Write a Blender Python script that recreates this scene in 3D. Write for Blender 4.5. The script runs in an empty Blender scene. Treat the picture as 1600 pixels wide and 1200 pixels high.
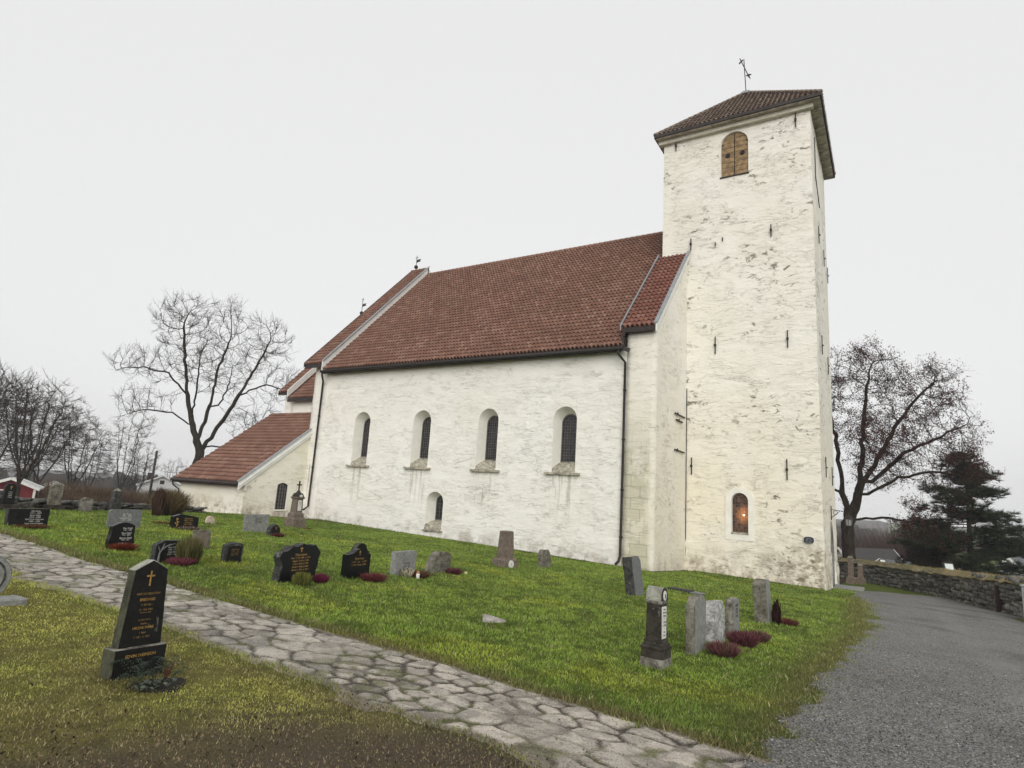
import bpy, bmesh, math, random
import numpy as np
from mathutils import Vector, Matrix, noise as mnoise, geometry as mgeo
R = math.radians
random.seed(7)
RNG = np.random.default_rng(7)
sc = bpy.context.scene
COL = sc.collection

# ------------------------------------------------------------------ camera
YAW, PITCH, ROLL = -0.56042823, 0.18282928, 0.06226199
cam_d = bpy.data.cameras.new('camera'); cam = bpy.data.objects.new('camera', cam_d); COL.objects.link(cam)
fw = Vector((math.sin(YAW)*math.cos(PITCH), math.cos(YAW)*math.cos(PITCH), math.sin(PITCH)))
rt = Vector((math.cos(YAW), -math.sin(YAW), 0)); up = rt.cross(fw)
r2 = math.cos(ROLL)*rt + math.sin(ROLL)*up; u2 = -math.sin(ROLL)*rt + math.cos(ROLL)*up
mw = Matrix((r2, u2, -fw)).transposed().to_4x4(); mw.translation = Vector((0, 0, 1.6))
cam.matrix_world = mw
cam_d.sensor_fit = 'HORIZONTAL'; cam_d.sensor_width = 36.0; cam_d.lens = 36.0*945.936/1600.0
cam_d.clip_start = 0.05; cam_d.clip_end = 4000
sc.camera = cam

# ------------------------------------------------------------------ light
SUN_DIR = Vector((0.55, -1.0, 0.55)).normalized()      # towards the sun, veiled by cloud
world = bpy.data.worlds.new('World'); sc.world = world; world.use_nodes = True
wt = world.node_tree; wt.nodes.clear()
wo = wt.nodes.new('ShaderNodeOutputWorld'); wb = wt.nodes.new('ShaderNodeBackground')
sky = wt.nodes.new('ShaderNodeTexSky'); sky.sky_type = 'NISHITA'; sky.sun_disc = False
sky.sun_elevation = math.asin(SUN_DIR.z); sky.sun_rotation = math.atan2(SUN_DIR.x, SUN_DIR.y)
hs = wt.nodes.new('ShaderNodeHueSaturation'); hs.inputs['Saturation'].default_value = 0.10
mx = wt.nodes.new('ShaderNodeMix'); mx.data_type = 'RGBA'; mx.inputs['Factor'].default_value = 0.86
mx.inputs[7].default_value = (7.35, 7.36, 7.34, 1)     # flat cloud cover
wt.links.new(sky.outputs[0], hs.inputs['Color']); wt.links.new(hs.outputs[0], mx.inputs[6])
wt.links.new(mx.outputs[2], wb.inputs['Color']); wb.inputs['Strength'].default_value = 0.1
wt.links.new(wb.outputs[0], wo.inputs['Surface'])
sun_d = bpy.data.lights.new('sun', 'SUN'); sun_d.energy = 1.5; sun_d.angle = R(50); sun_d.color = (1.0, 0.965, 0.9)
sun = bpy.data.objects.new('sun', sun_d); COL.objects.link(sun)
sun.rotation_euler = SUN_DIR.to_track_quat('Z', 'Y').to_euler()
sun.location = (10, -20, 40)
sc.view_settings.view_transform = 'Standard'; sc.view_settings.look = 'None'
sc.view_settings.exposure = 0.33; sc.view_settings.gamma = 1.0

# ------------------------------------------------------------------ material helpers
class NT:
    def __init__(s, name):
        s.m = bpy.data.materials.new(name); s.m.use_nodes = True
        s.t = s.m.node_tree; s.t.nodes.clear()
        s.out = s.t.nodes.new('ShaderNodeOutputMaterial'); s.b = s.t.nodes.new('ShaderNodeBsdfPrincipled')
        s.t.links.new(s.b.outputs[0], s.out.inputs[0]); s._pos = None
    def n(s, typ, **kw):
        nd = s.t.nodes.new(typ)
        for k, v in kw.items(): setattr(nd, k, v)
        return nd
    def set(s, sock, v):
        if v is None: return
        if isinstance(v, (int, float)): sock.default_value = v
        elif isinstance(v, (tuple, list)):
            if len(v) == 3 and sock.type == 'RGBA': v = (*v, 1)
            sock.default_value = v
        else: s.t.links.new(v, sock)
    def pos(s, scale=(1, 1, 1), obj=False):
        nd = s.n('ShaderNodeTexCoord') if obj else s.n('ShaderNodeNewGeometry')
        o = nd.outputs['Object'] if obj else nd.outputs['Position']
        if tuple(scale) == (1, 1, 1): return o
        mp = s.n('ShaderNodeMapping'); s.t.links.new(o, mp.inputs[0]); mp.inputs['Scale'].default_value = scale
        return mp.outputs[0]
    def noise(s, vec, scale, detail=4, rough=.55, dist=0, col=False):
        nd = s.n('ShaderNodeTexNoise'); s.set(nd.inputs['Vector'], vec)
        nd.inputs['Scale'].default_value = scale; nd.inputs['Detail'].default_value = detail
        nd.inputs['Roughness'].default_value = rough; nd.inputs['Distortion'].default_value = dist
        return nd.outputs[1 if col else 0]
    def vor(s, vec, scale, feature='F1', out='Distance', rnd=1):
        nd = s.n('ShaderNodeTexVoronoi', feature=feature); s.set(nd.inputs['Vector'], vec)
        nd.inputs['Scale'].default_value = scale; nd.inputs['Randomness'].default_value = rnd
        return nd.outputs[out]
    def math(s, op, a, b=None, c=None, clamp=False):
        nd = s.n('ShaderNodeMath', operation=op, use_clamp=clamp)
        s.set(nd.inputs[0], a); s.set(nd.inputs[1], b); s.set(nd.inputs[2], c); return nd.outputs[0]
    def rng(s, v, a, b, c=0, d=1, smooth=True):
        nd = s.n('ShaderNodeMapRange'); nd.interpolation_type = 'SMOOTHSTEP' if smooth else 'LINEAR'
        s.set(nd.inputs[0], v)
        for i, x in enumerate((a, b, c, d)): nd.inputs[i+1].default_value = x
        return nd.outputs[0]
    def mix(s, f, a, b, mode='MIX'):
        nd = s.n('ShaderNodeMix', data_type='RGBA', blend_type=mode)
        s.set(nd.inputs[0], f); s.set(nd.inputs[6], a); s.set(nd.inputs[7], b); return nd.outputs[2]
    def ramp(s, f, stops):
        nd = s.n('ShaderNodeValToRGB'); s.set(nd.inputs[0], f); e = nd.color_ramp.elements
        while len(e) < len(stops): e.new(0.5)
        for i, (p, c) in enumerate(stops): e[i].position = p; e[i].color = (*c, 1)
        return nd.outputs[0]
    def sep(s, v):
        nd = s.n('ShaderNodeSeparateXYZ'); s.set(nd.inputs[0], v); return nd.outputs
    def attr(s, name, out='Color'):
        nd = s.n('ShaderNodeAttribute', attribute_name=name); return nd.outputs[out]
    def bump(s, h, strength=.5, dist=.02, normal=None):
        nd = s.n('ShaderNodeBump'); nd.inputs['Strength'].default_value = strength; nd.inputs['Distance'].default_value = dist
        s.set(nd.inputs['Height'], h); s.set(nd.inputs['Normal'], normal); return nd.outputs[0]
    def fin(s, col=None, rough=.8, normal=None, spec=None, metal=None):
        s.set(s.b.inputs['Base Color'], col); s.set(s.b.inputs['Roughness'], rough)
        if normal is not None: s.set(s.b.inputs['Normal'], normal)
        if spec is not None: s.set(s.b.inputs['Specular IOR Level'], spec)
        if metal is not None: s.set(s.b.inputs['Metallic'], metal)
        return s.m

def plain(name, col, rough=.7, var=.25, scale=8, bump=.15, metal=0, spec=.4):
    N = NT(name); v = N.pos()
    f = N.noise(v, scale, 5)
    lo = tuple(c*(1-var) for c in col); hi = tuple(min(1, c*(1+var)) for c in col)
    c = N.mix(N.rng(f, .3, .7), lo, hi)
    nb = N.bump(N.noise(v, scale*6, 4), bump, .01) if bump else None
    return N.fin(c, rough, nb, spec, metal)

def wall_material(name, base, warm, dirt_amt, lowdirt, courses=0, streaks=False, green=False, warm_low=None, ruggedness=1.0):
    N = NT(name); P = N.pos(); X, Y, Z = N.sep(P)
    A = N.pos((1, 1, 3.6)); B = N.pos((1, 1, 2.2))
    big = N.noise(P, .35, 3); mid = N.noise(B, 1.6, 5, .6)
    c = N.mix(N.rng(big, .35, .65), base, warm)
    if warm_low:
        f = N.math('MULTIPLY', N.rng(Z, 9.5, 1.0), N.rng(N.noise(P, .5, 3), .3, .6, .35, 1))
        c = N.mix(f, c, warm_low)
    # greyish wash of old limewash layers
    c = N.mix(N.rng(mid, .56, .8, 0, .20 if courses else .30), c, tuple(x*.76 for x in base))
    # broken horizontal cracks and ledges following the rubble courses
    cn = N.noise(A, .62, 6, .62, .9)
    line = N.rng(N.math('ABSOLUTE', N.math('SUBTRACT', cn, .5)), .0, .011, 1, 0)
    brk = N.math('MULTIPLY', N.rng(N.noise(P, 1.3, 3), .46, .60), N.rng(N.noise(P, .38, 2), .40, .58, .25, 1))
    crack = N.math('MULTIPLY', line, brk)
    cn2 = N.noise(A, 1.7, 5, .65, .5)
    line2 = N.math('MULTIPLY', N.rng(N.math('ABSOLUTE', N.math('SUBTRACT', cn2, .48)), .0, .014, 1, 0), N.rng(N.noise(P, .9, 3), .5, .66))
    crack = N.math('MAXIMUM', crack, N.math('MULTIPLY', line2, .7))
    c = N.mix(N.math('MULTIPLY', crack, .40 if courses else .62), c, (.20, .16, .115))
    if courses:
        C1 = N.noise(N.pos((1, 1, 5.5)), .55, 5, .6, .5)
        l3 = N.rng(N.math('ABSOLUTE', N.math('SUBTRACT', N.math('FRACT', N.math('MULTIPLY', C1, 7)), .5)), .0, .03, 1, 0)
        l3 = N.math('MULTIPLY', N.math('MULTIPLY', l3, N.rng(N.noise(N.pos((1, 1, 1.6)), 1.1, 4, .6), .47, .60)), N.rng(Z, 8.5, 2.0, .35, 1))
        crack = N.math('MAXIMUM', crack, N.math('MULTIPLY', l3, courses)); c = N.mix(N.math('MULTIPLY', l3, .68*courses), c, (.24, .20, .15))
    # flaked patches where the limewash is gone and dirty stone shows
    fl = N.noise(N.pos((1, 1, 1.9)), 2.3, 7, .68, .4); zone = N.noise(P, .42, 3, .5)
    fl = N.math('MULTIPLY', N.rng(fl, .545, .64), N.rng(zone, .47, .60))
    c = N.mix(N.math('MULTIPLY', fl, dirt_amt), c, N.mix(N.noise(P, 5, 3), (.12, .10, .075), (.30, .26, .20)))
    # specks
    sp = N.rng(N.noise(N.pos((1, 1, 1.5)), 9, 3, .6), .69, .76)
    c = N.mix(N.math('MULTIPLY', sp, .18 if courses else .4), c, (.30, .26, .2))
    # splash dirt along the foot of the wall
    low = N.math('ADD', Z, N.math('ADD', N.math('MULTIPLY', X, .033), N.math('MULTIPLY', Y, .0515)))
    ld = N.math('MULTIPLY', N.rng(low, lowdirt[0], .05), N.rng(N.noise(N.pos((1, 1, .8)), 1.5, 6, .7), .42, .66))
    c = N.mix(N.math('MULTIPLY', ld, lowdirt[1]), c, N.mix(N.noise(P, 4, 4), (.17, .13, .085), (.42, .36, .25)))
    cd = N.math('MULTIPLY', N.math('MULTIPLY', N.rng(X, -5.5, -2.6), N.rng(X, -2.25, -2.5)), N.math('MULTIPLY', N.math('MULTIPLY', N.rng(Z, 1.3, -.6), N.rng(Y, 28.4, 28.6)), N.rng(N.noise(N.pos((1, 1, 1.4)), 2.4, 6, .7), .42, .60)))
    c = N.mix(N.math('MULTIPLY', cd, .8), c, N.mix(N.noise(P, 5, 4), (.13, .10, .065), (.36, .30, .20)))
    if streaks:   # runs below the window sills
        u = N.math('ABSOLUTE', N.math('SUBTRACT', N.math('MODULO', N.math('ADD', X, 12.25+2.1+42), 4.2), 2.1))
        m = N.math('MULTIPLY', N.rng(u, .75, .4), N.math('MULTIPLY', N.rng(Z, .3, 1.9), N.rng(Z, 2.78, 2.6)))
        st = N.rng(N.noise(N.pos((7, 7, .5)), 1.0, 4, .6), .45, .66)
        m = N.math('MULTIPLY', m, st)
        c = N.mix(N.math('MULTIPLY', m, .62), c, (.40, .345, .26))
    if green:     # bare ashlar quoins and algae beside the downpipe
        bx = N.math('MULTIPLY', N.rng(X, -9.75, -9.3), N.rng(X, -8.12, -8.5))
        w = N.math('ADD', N.rng(Z, 6.5, 2.5, 0, .95), N.rng(Z, .2, -.6, 0, .6))
        gm = N.math('MULTIPLY', bx, N.math('MULTIPLY', w, N.rng(N.noise(N.pos((1, 1, .7)), 1.1, 5, .65), .30, .52)), clamp=True)
        br = N.n('ShaderNodeTexBrick'); br.offset = .45
        cmb = N.n('ShaderNodeCombineXYZ'); N.set(cmb.inputs[0], N.math('ADD', X, Y)); N.set(cmb.inputs[1], Z)
        N.set(br.inputs['Vector'], cmb.outputs[0]); br.inputs['Scale'].default_value = 1.0
        br.inputs['Brick Width'].default_value = .72; br.inputs['Row Height'].default_value = .46
        br.inputs['Mortar Size'].default_value = .018; br.inputs['Color1'].default_value = (.58, .545, .41, 1)
        br.inputs['Color2'].default_value = (.47, .455, .31, 1); br.inputs['Mortar'].default_value = (.27, .25, .16, 1)
        c = N.mix(N.math('MULTIPLY', gm, .72), c, br.outputs['Color'])
    h1 = N.noise(N.pos((1, 1, 2.1)), 1.9, 6, .6, .3); h2 = N.noise(N.pos((1, 1, 1.3)), 9, 5, .6)
    ledge = N.math('ADD', N.rng(cn, .485, .515), N.math('MULTIPLY', N.rng(cn2, .465, .495), .6))
    hh = N.math('ADD', N.math('MULTIPLY', h1, .55), N.math('MULTIPLY', h2, .16))
    hh = N.math('ADD', hh, N.math('MULTIPLY', N.math('MULTIPLY', ledge, N.rng(N.noise(P, .7, 3), .4, .6, .15, 1)), .17))
    hh = N.math('SUBTRACT', hh, N.math('ADD', N.math('MULTIPLY', crack, .16), N.math('MULTIPLY', fl, .16)))
    nb = N.bump(hh, .7, .10*ruggedness)
    return N.fin(c, .93, nb, .15)

M = {}
M['nave'] = wall_material('limewash_nave', (.90, .885, .835), (.875, .855, .785), .14, (.8, .6), courses=1.0, streaks=True, green=True)
M['gablew'] = wall_material('limewash_gable', (.89, .865, .80), (.865, .835, .745), .25, (.8, .45), green=True, warm_low=(.85, .80, .67), ruggedness=.7)
M['tower'] = wall_material('limewash_tower', (.88, .855, .785), (.855, .82, .73), .95, (1.7, .85), warm_low=(.87, .815, .68), ruggedness=1.25)
M['sac'] = wall_material('limewash_sacristy', (.88, .86, .77), (.84, .81, .67), .5, (.8, .75), ruggedness=.9)
M['smooth'] = plain('smooth_limewash', (.85, .83, .765), .9, .05, 3, .25)
M['whitewood'] = plain('white_painted_board', (.80, .80, .77), .6, .06, 3, .1)
M['darkwood'] = plain('dark_brown_board', (.032, .024, .022), .6, .3, 4, .2)
M['iron'] = plain('black_iron', (.03, .026, .025), .6, .3, 12, .3, .3)
M['zinc'] = plain('grey_flashing', (.30, .32, .34), .5, .15, 5, .1, .4)
M['sill'] = plain('weathered_sill_stone', (.36, .335, .27), .9, .45, 7, .6)
M['shutter'] = plain('raw_oak_boards', (.27, .185, .10), .85, .35, 5, .5)
M['hole'] = plain('dark_hole', (.02, .02, .02), .9, .1, 3, 0)
M['oldwood'] = plain('weathered_soffit', (.40, .36, .30), .85, .3, 4, .2)

def tile_material(name, cols, moss):
    N = NT(name)
    uv = N.n('ShaderNodeUVMap').outputs[0]
    fl = N.n('ShaderNodeVectorMath', operation='FLOOR'); N.set(fl.inputs[0], uv)
    wn = N.n('ShaderNodeTexWhiteNoise', noise_dimensions='2D'); N.set(wn.inputs['Vector'], fl.outputs[0])
    P = N.pos()
    c = N.ramp(wn.outputs[0], [(0, cols[0]), (.45, cols[1]), (.8, cols[2]), (1, cols[3])])
    c = N.mix(N.rng(N.noise(P, .5, 4), .4, .68, 0, .5), c, tuple(x*.66 for x in cols[1]))
    c = N.mix(N.rng(N.noise(P, 14, 4, .7), .58, .72, 0, .5), c, tuple(x*.5 for x in cols[0]))
    c = N.mix(N.math('MULTIPLY', N.rng(N.noise(P, 3, 5, .7), .55, .72), moss), c, (.20, .17, .13))
    nb = N.bump(N.noise(P, 45, 4), .3, .01)
    return N.fin(c, .78, nb, .3)
M['tile'] = tile_material('red_pantiles', [(.180, .088, .062), (.215, .108, .076), (.245, .134, .098), (.29, .175, .132)], .25)
M['tile_new'] = tile_material('fresh_red_pantiles', [(.18, .070, .05), (.215, .087, .063), (.24, .105, .08), (.27, .135, .105)], .12)
M['tile_old'] = tile_material('weathered_pantiles', [(.11, .08, .062), (.16, .118, .093), (.205, .158, .126), (.26, .21, .17)], .6)

M['hollow_shade'] = plain('tile_hollow_shade', (.035, .02, .016), .95, .2, 5, 0)  # painted shade for the lip faces beneath the pantile rolls
# leaded glass
def glass_material(name, c1, c2, px, pz):
    N = NT(name); P = N.pos(); X, Y, Z = N.sep(P)
    cmb = N.n('ShaderNodeCombineXYZ'); N.set(cmb.inputs[0], N.math('MULTIPLY', N.math('ADD', X, Y), 1/px)); N.set(cmb.inputs[1], N.math('MULTIPLY', Z, 1/pz))
    fl = N.n('ShaderNodeVectorMath', operation='FLOOR'); N.set(fl.inputs[0], cmb.outputs[0])
    wn = N.n('ShaderNodeTexWhiteNoise', noise_dimensions='2D'); N.set(wn.inputs['Vector'], fl.outputs[0])
    c = N.mix(wn.outputs[0], c1, c2)
    nb = N.bump(wn.outputs[0], .25, .02)
    return N, c, nb
N, c, nb = glass_material('leaded_glass', (.012, .012, .015), (.05, .042, .05), .13, .17); M['glass'] = N.fin(c, .16, nb, .5)
N, c, nb = glass_material('lit_amber_glass', (.02, .010, .008), (.20, .095, .06), .115, .115)
P = N.pos(); X, Y, Z = N.sep(P)
dx = N.math('SUBTRACT', X, -5.58); dz = N.math('SUBTRACT', Z, 1.40)
d = N.math('SQRT', N.math('ADD', N.math('MULTIPLY', dx, dx), N.math('MULTIPLY', N.math('MULTIPLY', dz, dz), .5)))
N.set(N.b.inputs['Emission Color'], N.mix(.5, (1, .36, .09), c)); N.set(N.b.inputs['Emission Strength'], N.rng(d, .40, .02, .03, .8))
M['litglass'] = N.fin(c, .2, nb, .5)
N = NT('lamp_bulb'); N.b.inputs['Emission Color'].default_value = (1, .72, .36, 1); N.b.inputs['Emission Strength'].default_value = 7; M['bulb'] = N.fin((1, .9, .7), .4)
M['lead'] = plain('lead_bars', (.13, .125, .12), .6, .2, 20, .1)

# stones
def stone_material(name, c1, c2, scale, lichen=(.3, (.42, .42, .37)), rough=.75, bump=.5, spec=.35):
    N = NT(name); P = N.pos()
    c = N.mix(N.rng(N.noise(P, scale, 6, .7), .35, .65), c1, c2)
    c = N.mix(N.rng(N.noise(P, scale*9, 2), .6, .72, 0, .35), c, tuple(min(1, x*2.2+.03) for x in c2))
    if lichen[0] > 0:
        l = N.rng(N.noise(P, 6.5, 6, .72, .6), .64-.14*lichen[0], .72-.10*lichen[0])
        c = N.mix(N.math('MULTIPLY', l, .8), c, N.mix(N.noise(P, 3, 2), lichen[1], tuple(x*.7 for x in lichen[1])))
    h = N.noise(P, scale*2.2, 7, .68)
    return N.fin(c, rough, N.bump(h, bump, .03), spec)
M['blackpol'] = stone_material('polished_black_granite', (.005, .005, .006), (.010, .010, .011), 30, (.0, (0, 0, 0)), .3, .04, .28)
M['blackrough'] = stone_material('rough_black_granite', (.018, .018, .017), (.07, .068, .064), 14, (.55, (.22, .22, .2)), .8, .8)
M['blackold'] = stone_material('old_black_granite', (.006, .006, .006), (.012, .012, .012), 22, (.03, (.22, .22, .20)), .5, .15, .22)
M['mossside'] = stone_material('algae_black_granite', (.028, .03, .02), (.085, .088, .055), 7, (.4, (.16, .16, .11)), .9, .7)
M['grey'] = stone_material('grey_granite', (.17, .175, .165), (.30, .30, .28), 16, (.15, (.36, .36, .33)), .75, .3)
M['greydark'] = stone_material('slate_grey_granite', (.11, .115, .115), (.19, .195, .195), 20, (.0, (.3, .3, .3)), .55, .12)
M['lightgr'] = stone_material('pale_granite', (.20, .20, .195), (.52, .52, .50), 13, (.2, (.6, .6, .57)), .85, .9)
M['rough'] = stone_material('lichened_fieldstone', (.075, .068, .052), (.22, .205, .165), 6, (.5, (.34, .34, .28)), .95, 1.0)
M['brown'] = stone_material('brown_sandstone', (.115, .086, .066), (.20, .162, .132), 11, (.15, (.32, .29, .24)), .9, .5)
M['pale'] = stone_material('pale_marble_slab', (.22, .20, .18), (.42, .39, .36), 9, (.4, (.30, .28, .24)), .7, .4)
M['pink'] = stone_material('pink_granite', (.42, .33, .27), (.60, .50, .42), 12, (.1, (.6, .55, .5)), .85, .5)
M['monument'] = stone_material('sooty_sandstone', (.018, .015, .012), (.055, .047, .037), 8, (.15, (.30, .28, .24)), .9, .6)
M['monpale'] = stone_material('lichened_sandstone', (.07, .063, .05), (.26, .245, .21), 6, (.75, (.40, .39, .35)), .95, .8)
M['lichencap'] = stone_material('lichen_grey_cap', (.20, .20, .165), (.40, .40, .345), 9, (.5, (.5, .5, .44)), .95, .8)
M['marble'] = plain('white_marble_plate', (.66, .65, .61), .5, .1, 9, .1)
M['gold'] = plain('gilt_lettering', (.42, .255, .07), .5, .3, 25, 0, .2)
M['goldfade'] = plain('faded_gilt_lettering', (.22, .135, .045), .7, .5, 30, 0)
M['whitelet'] = plain('white_lettering', (.62, .61, .58), .7, .25, 25, 0)
M['darklet'] = plain('dark_lettering', (.07, .065, .06), .8, .3, 25, 0)
M['greylet'] = plain('pale_grey_lettering', (.42, .42, .40), .8, .2, 25, 0)
M['drystone'] = None
N = NT('dry_stone'); P = N.pos(); ca = N.attr('tint')
c = N.mix(.85, (.5, .5, .5), ca, 'MIX'); c = N.mix(N.rng(N.noise(P, 7, 6, .7), .35, .65), c, N.mix(1, c, (.45, .44, .40), 'MULTIPLY'))
c = N.mix(N.rng(N.noise(P, 4.5, 5, .7), .60, .70, 0, .6), c, (.30, .31, .25))
M['drystone'] = N.fin(c, .95, N.bump(N.noise(P, 16, 7, .7), .9, .04), .2)

def attr_mat(name, rough=.8, spec=.2, trans=0, alpha_noise=False):
    N = NT(name); c = N.attr('tint')
    N.b.inputs['Roughness'].default_value = rough
    if trans:
        tl = N.n('ShaderNodeBsdfTranslucent'); N.set(tl.inputs[0], c); ms = N.n('ShaderNodeMixShader'); ms.inputs[0].default_value = trans
        N.fin(c, rough, None, spec); N.t.links.new(N.b.outputs[0], ms.inputs[1]); N.t.links.new(tl.outputs[0], ms.inputs[2]); N.t.links.new(ms.outputs[0], N.out.inputs[0])
        return N.m
    return N.fin(c, rough, None, spec)
M['grass'] = attr_mat('grass_blades', .7, .25, .25)
M['sprig'] = attr_mat('plant_sprigs', .8, .15, .2)
M['needle'] = attr_mat('pine_needles', .75, .2, .1)
M['deadleaf'] = attr_mat('dead_leaves', .85, .1, .2)
M['pebble'] = attr_mat('gravel_pebbles', .85, .25)
def bark(name, a, b):
    N = NT(name); P = N.pos((6, 6, 1.2))
    c = N.mix(N.rng(N.noise(P, 1.5, 6, .7), .35, .65), a, b)
    return N.fin(c, .95, N.bump(N.noise(P, 2.2, 6, .7), .8, .05), .1)
M['bark'] = bark('tree_bark', (.020, .016, .013), (.055, .046, .037))
M['twig'] = bark('fine_twigs', (.022, .018, .015), (.05, .041, .034))
M['twig_far'] = bark('winter_twigs', (.024, .018, .015), (.055, .042, .035))
M['pinebark'] = bark('pine_bark', (.025, .02, .016), (.07, .055, .042))

# ------------------------------------------------------------------ numeric noise + ground
_LAT = RNG.random((64, 64))
def vn(x, y, f=1.0, seed=0):
    x = np.asarray(x, float)*f+seed*17.31+1000; y = np.asarray(y, float)*f+seed*9.77+1000
    xi = np.floor(x).astype(int); yi = np.floor(y).astype(int); u = x-xi; v = y-yi
    u = u*u*(3-2*u); v = v*v*(3-2*v)
    L = lambda a, b: _LAT[a % 64, b % 64]
    return (L(xi, yi)*(1-u)+L(xi+1, yi)*u)*(1-v)+(L(xi, yi+1)*(1-u)+L(xi+1, yi+1)*u)*v
def fbm(x, y, f, seed=0):
    return (vn(x, y, f, seed)+.5*vn(x, y, f*2.1, seed+1)+.25*vn(x, y, f*4.3, seed+2))/1.75
def sst(x, a, b):
    t = np.clip((np.asarray(x, float)-a)/(b-a), 0, 1); return t*t*(3-2*t)
def ground_z(x, y):
    x = np.asarray(x, float); y = np.asarray(y, float)
    z = -.033*np.clip(x, -27, 8)-.0515*np.clip(y, -6, 52)
    z = z-.035*np.clip(-27-x, 0, 130)-.02*np.clip(y-52, 0, 130)-.13*np.clip(x-7.5, 0, 40)
    t = np.clip((x+40)/25, 0, 1); z = z-.11*np.clip(y-51, 0, 55)*t*t*(3-2*t)
    return np.maximum(z, -9.0)
def gz(x, y): return float(ground_z(x, y))

# ------------------------------------------------------------------ object helpers
def link(o): COL.objects.link(o); return o
def thing(name, label, cat, loc, rz=0, group=None, tilt=None):
    o = bpy.data.objects.new(name, None); link(o); o.location = loc; o.rotation_euler = (tilt[0] if tilt else 0, tilt[1] if tilt else 0, rz)
    o.empty_display_size = .2; o['label'] = label; o['category'] = cat
    if group: o['group'] = group
    return o
def tag(o, label, cat, group=None, kind=None):
    o['label'] = label; o['category'] = cat
    if group: o['group'] = group
    if kind: o['kind'] = kind
    return o
def obj(name, bm, m, parent=None, smooth=False, loc=None):
    me = bpy.data.meshes.new(name)
    if isinstance(bm, bmesh.types.BMesh):
        bmesh.ops.recalc_face_normals(bm, faces=bm.faces[:]) if len(bm.faces) < 60000 else None
        bm.to_mesh(me); bm.free()
    else:
        me.from_pydata(*bm)
    for mm in (m if isinstance(m, (list, tuple)) else [m]): me.materials.append(mm)
    if smooth: me.polygons.foreach_set('use_smooth', [True]*len(me.polygons))
    o = bpy.data.objects.new(name, me); link(o)
    if loc is not None: o.location = loc
    if parent is not None: o.parent = parent
    return o
def npmesh(name, V, F, m, parent=None, tint=None, smooth=False, uv=None):
    """V (n,3), F (k,3 or 4) -> one mesh object; tint per vertex; uv per vertex"""
    V = np.asarray(V, np.float32); F = np.asarray(F, np.int32); k = F.shape[1]
    me = bpy.data.meshes.new(name)
    me.vertices.add(len(V)); me.vertices.foreach_set('co', V.ravel())
    me.loops.add(F.size); me.loops.foreach_set('vertex_index', F.ravel())
    me.polygons.add(len(F)); me.polygons.foreach_set('loop_start', np.arange(0, F.size, k, dtype=np.int32))
    me.update(calc_edges=True)
    if smooth: me.polygons.foreach_set('use_smooth', np.ones(len(F), bool))
    if tint is not None:
        a = me.attributes.new('tint', 'FLOAT_COLOR', 'POINT')
        t = np.ones((len(V), 4), np.float32); t[:, :3] = tint; a.data.foreach_set('color', t.ravel())
    if uv is not None:
        l = me.uv_layers.new(name='UVMap'); l.data.foreach_set('uv', np.asarray(uv, np.float32)[F.ravel()].ravel())
    me.materials.append(m)
    o = bpy.data.objects.new(name, me); link(o)
    if parent is not None: o.parent = parent
    return o
def box(bm, x0, x1, y0, y1, z0, z1):
    v = [bm.verts.new(p) for p in ((x0, y0, z0), (x1, y0, z0), (x1, y1, z0), (x0, y1, z0), (x0, y0, z1), (x1, y0, z1), (x1, y1, z1), (x0, y1, z1))]
    for f in ((3, 2, 1, 0), (4, 5, 6, 7), (0, 1, 5, 4), (1, 2, 6, 5), (2, 3, 7, 6), (3, 0, 4, 7)): bm.faces.new([v[i] for i in f])
def beam(bm, a, b, w, h, upv=(0, 0, 1)):
    a = Vector(a); b = Vector(b); d = (b-a).normalized(); s = d.cross(Vector(upv)).normalized(); u = s.cross(d)
    v = [bm.verts.new(p+s*w*i+u*h*j) for p in (a, b) for i, j in ((-.5, -.5), (.5, -.5), (.5, .5), (-.5, .5))]
    for f in ((3, 2, 1, 0), (4, 5, 6, 7), (0, 1, 5, 4), (1, 2, 6, 5), (2, 3, 7, 6), (3, 0, 4, 7)): bm.faces.new([v[i] for i in f])
def tube(bm, pts, rad, n=8, cap=True):
    pts = [Vector(p) for p in pts]; rad = rad if isinstance(rad, (list, tuple)) else [rad]*len(pts); rings = []
    for i, p in enumerate(pts):
        d = (pts[min(i+1, len(pts)-1)]-pts[max(i-1, 0)]).normalized()
        a = d.orthogonal().normalized() if i == 0 else (rings_a - d*rings_a.dot(d)).normalized()
        rings_a = a; b = d.cross(a)
        rings.append([bm.verts.new(p+(a*math.cos(2*math.pi*k/n)+b*math.sin(2*math.pi*k/n))*rad[i]) for k in range(n)])
    for r0, r1 in zip(rings, rings[1:]):
        for k in range(n): bm.faces.new((r0[k], r0[(k+1) % n], r1[(k+1) % n], r1[k]))
    if cap: bm.faces.new(rings[0][::-1]); bm.faces.new(rings[-1])
def prism(bm, out, d0, d1, axis='y'):
    """outline of (a,b) extruded from d0 to d1: axis y -> (a,d,b); axis x -> (d,a,b)"""
    mk = (lambda a, b, d: (a, d, b)) if axis == 'y' else (lambda a, b, d: (d, a, b))
    f = [bm.verts.new(mk(a, b, d0)) for a, b in out]; g = [bm.verts.new(mk(a, b, d1)) for a, b in out]; n = len(out)
    bm.faces.new(f); bm.faces.new(g[::-1])
    for i in range(n): bm.faces.new((f[i], g[i], g[(i+1) % n], f[(i+1) % n]))
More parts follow.
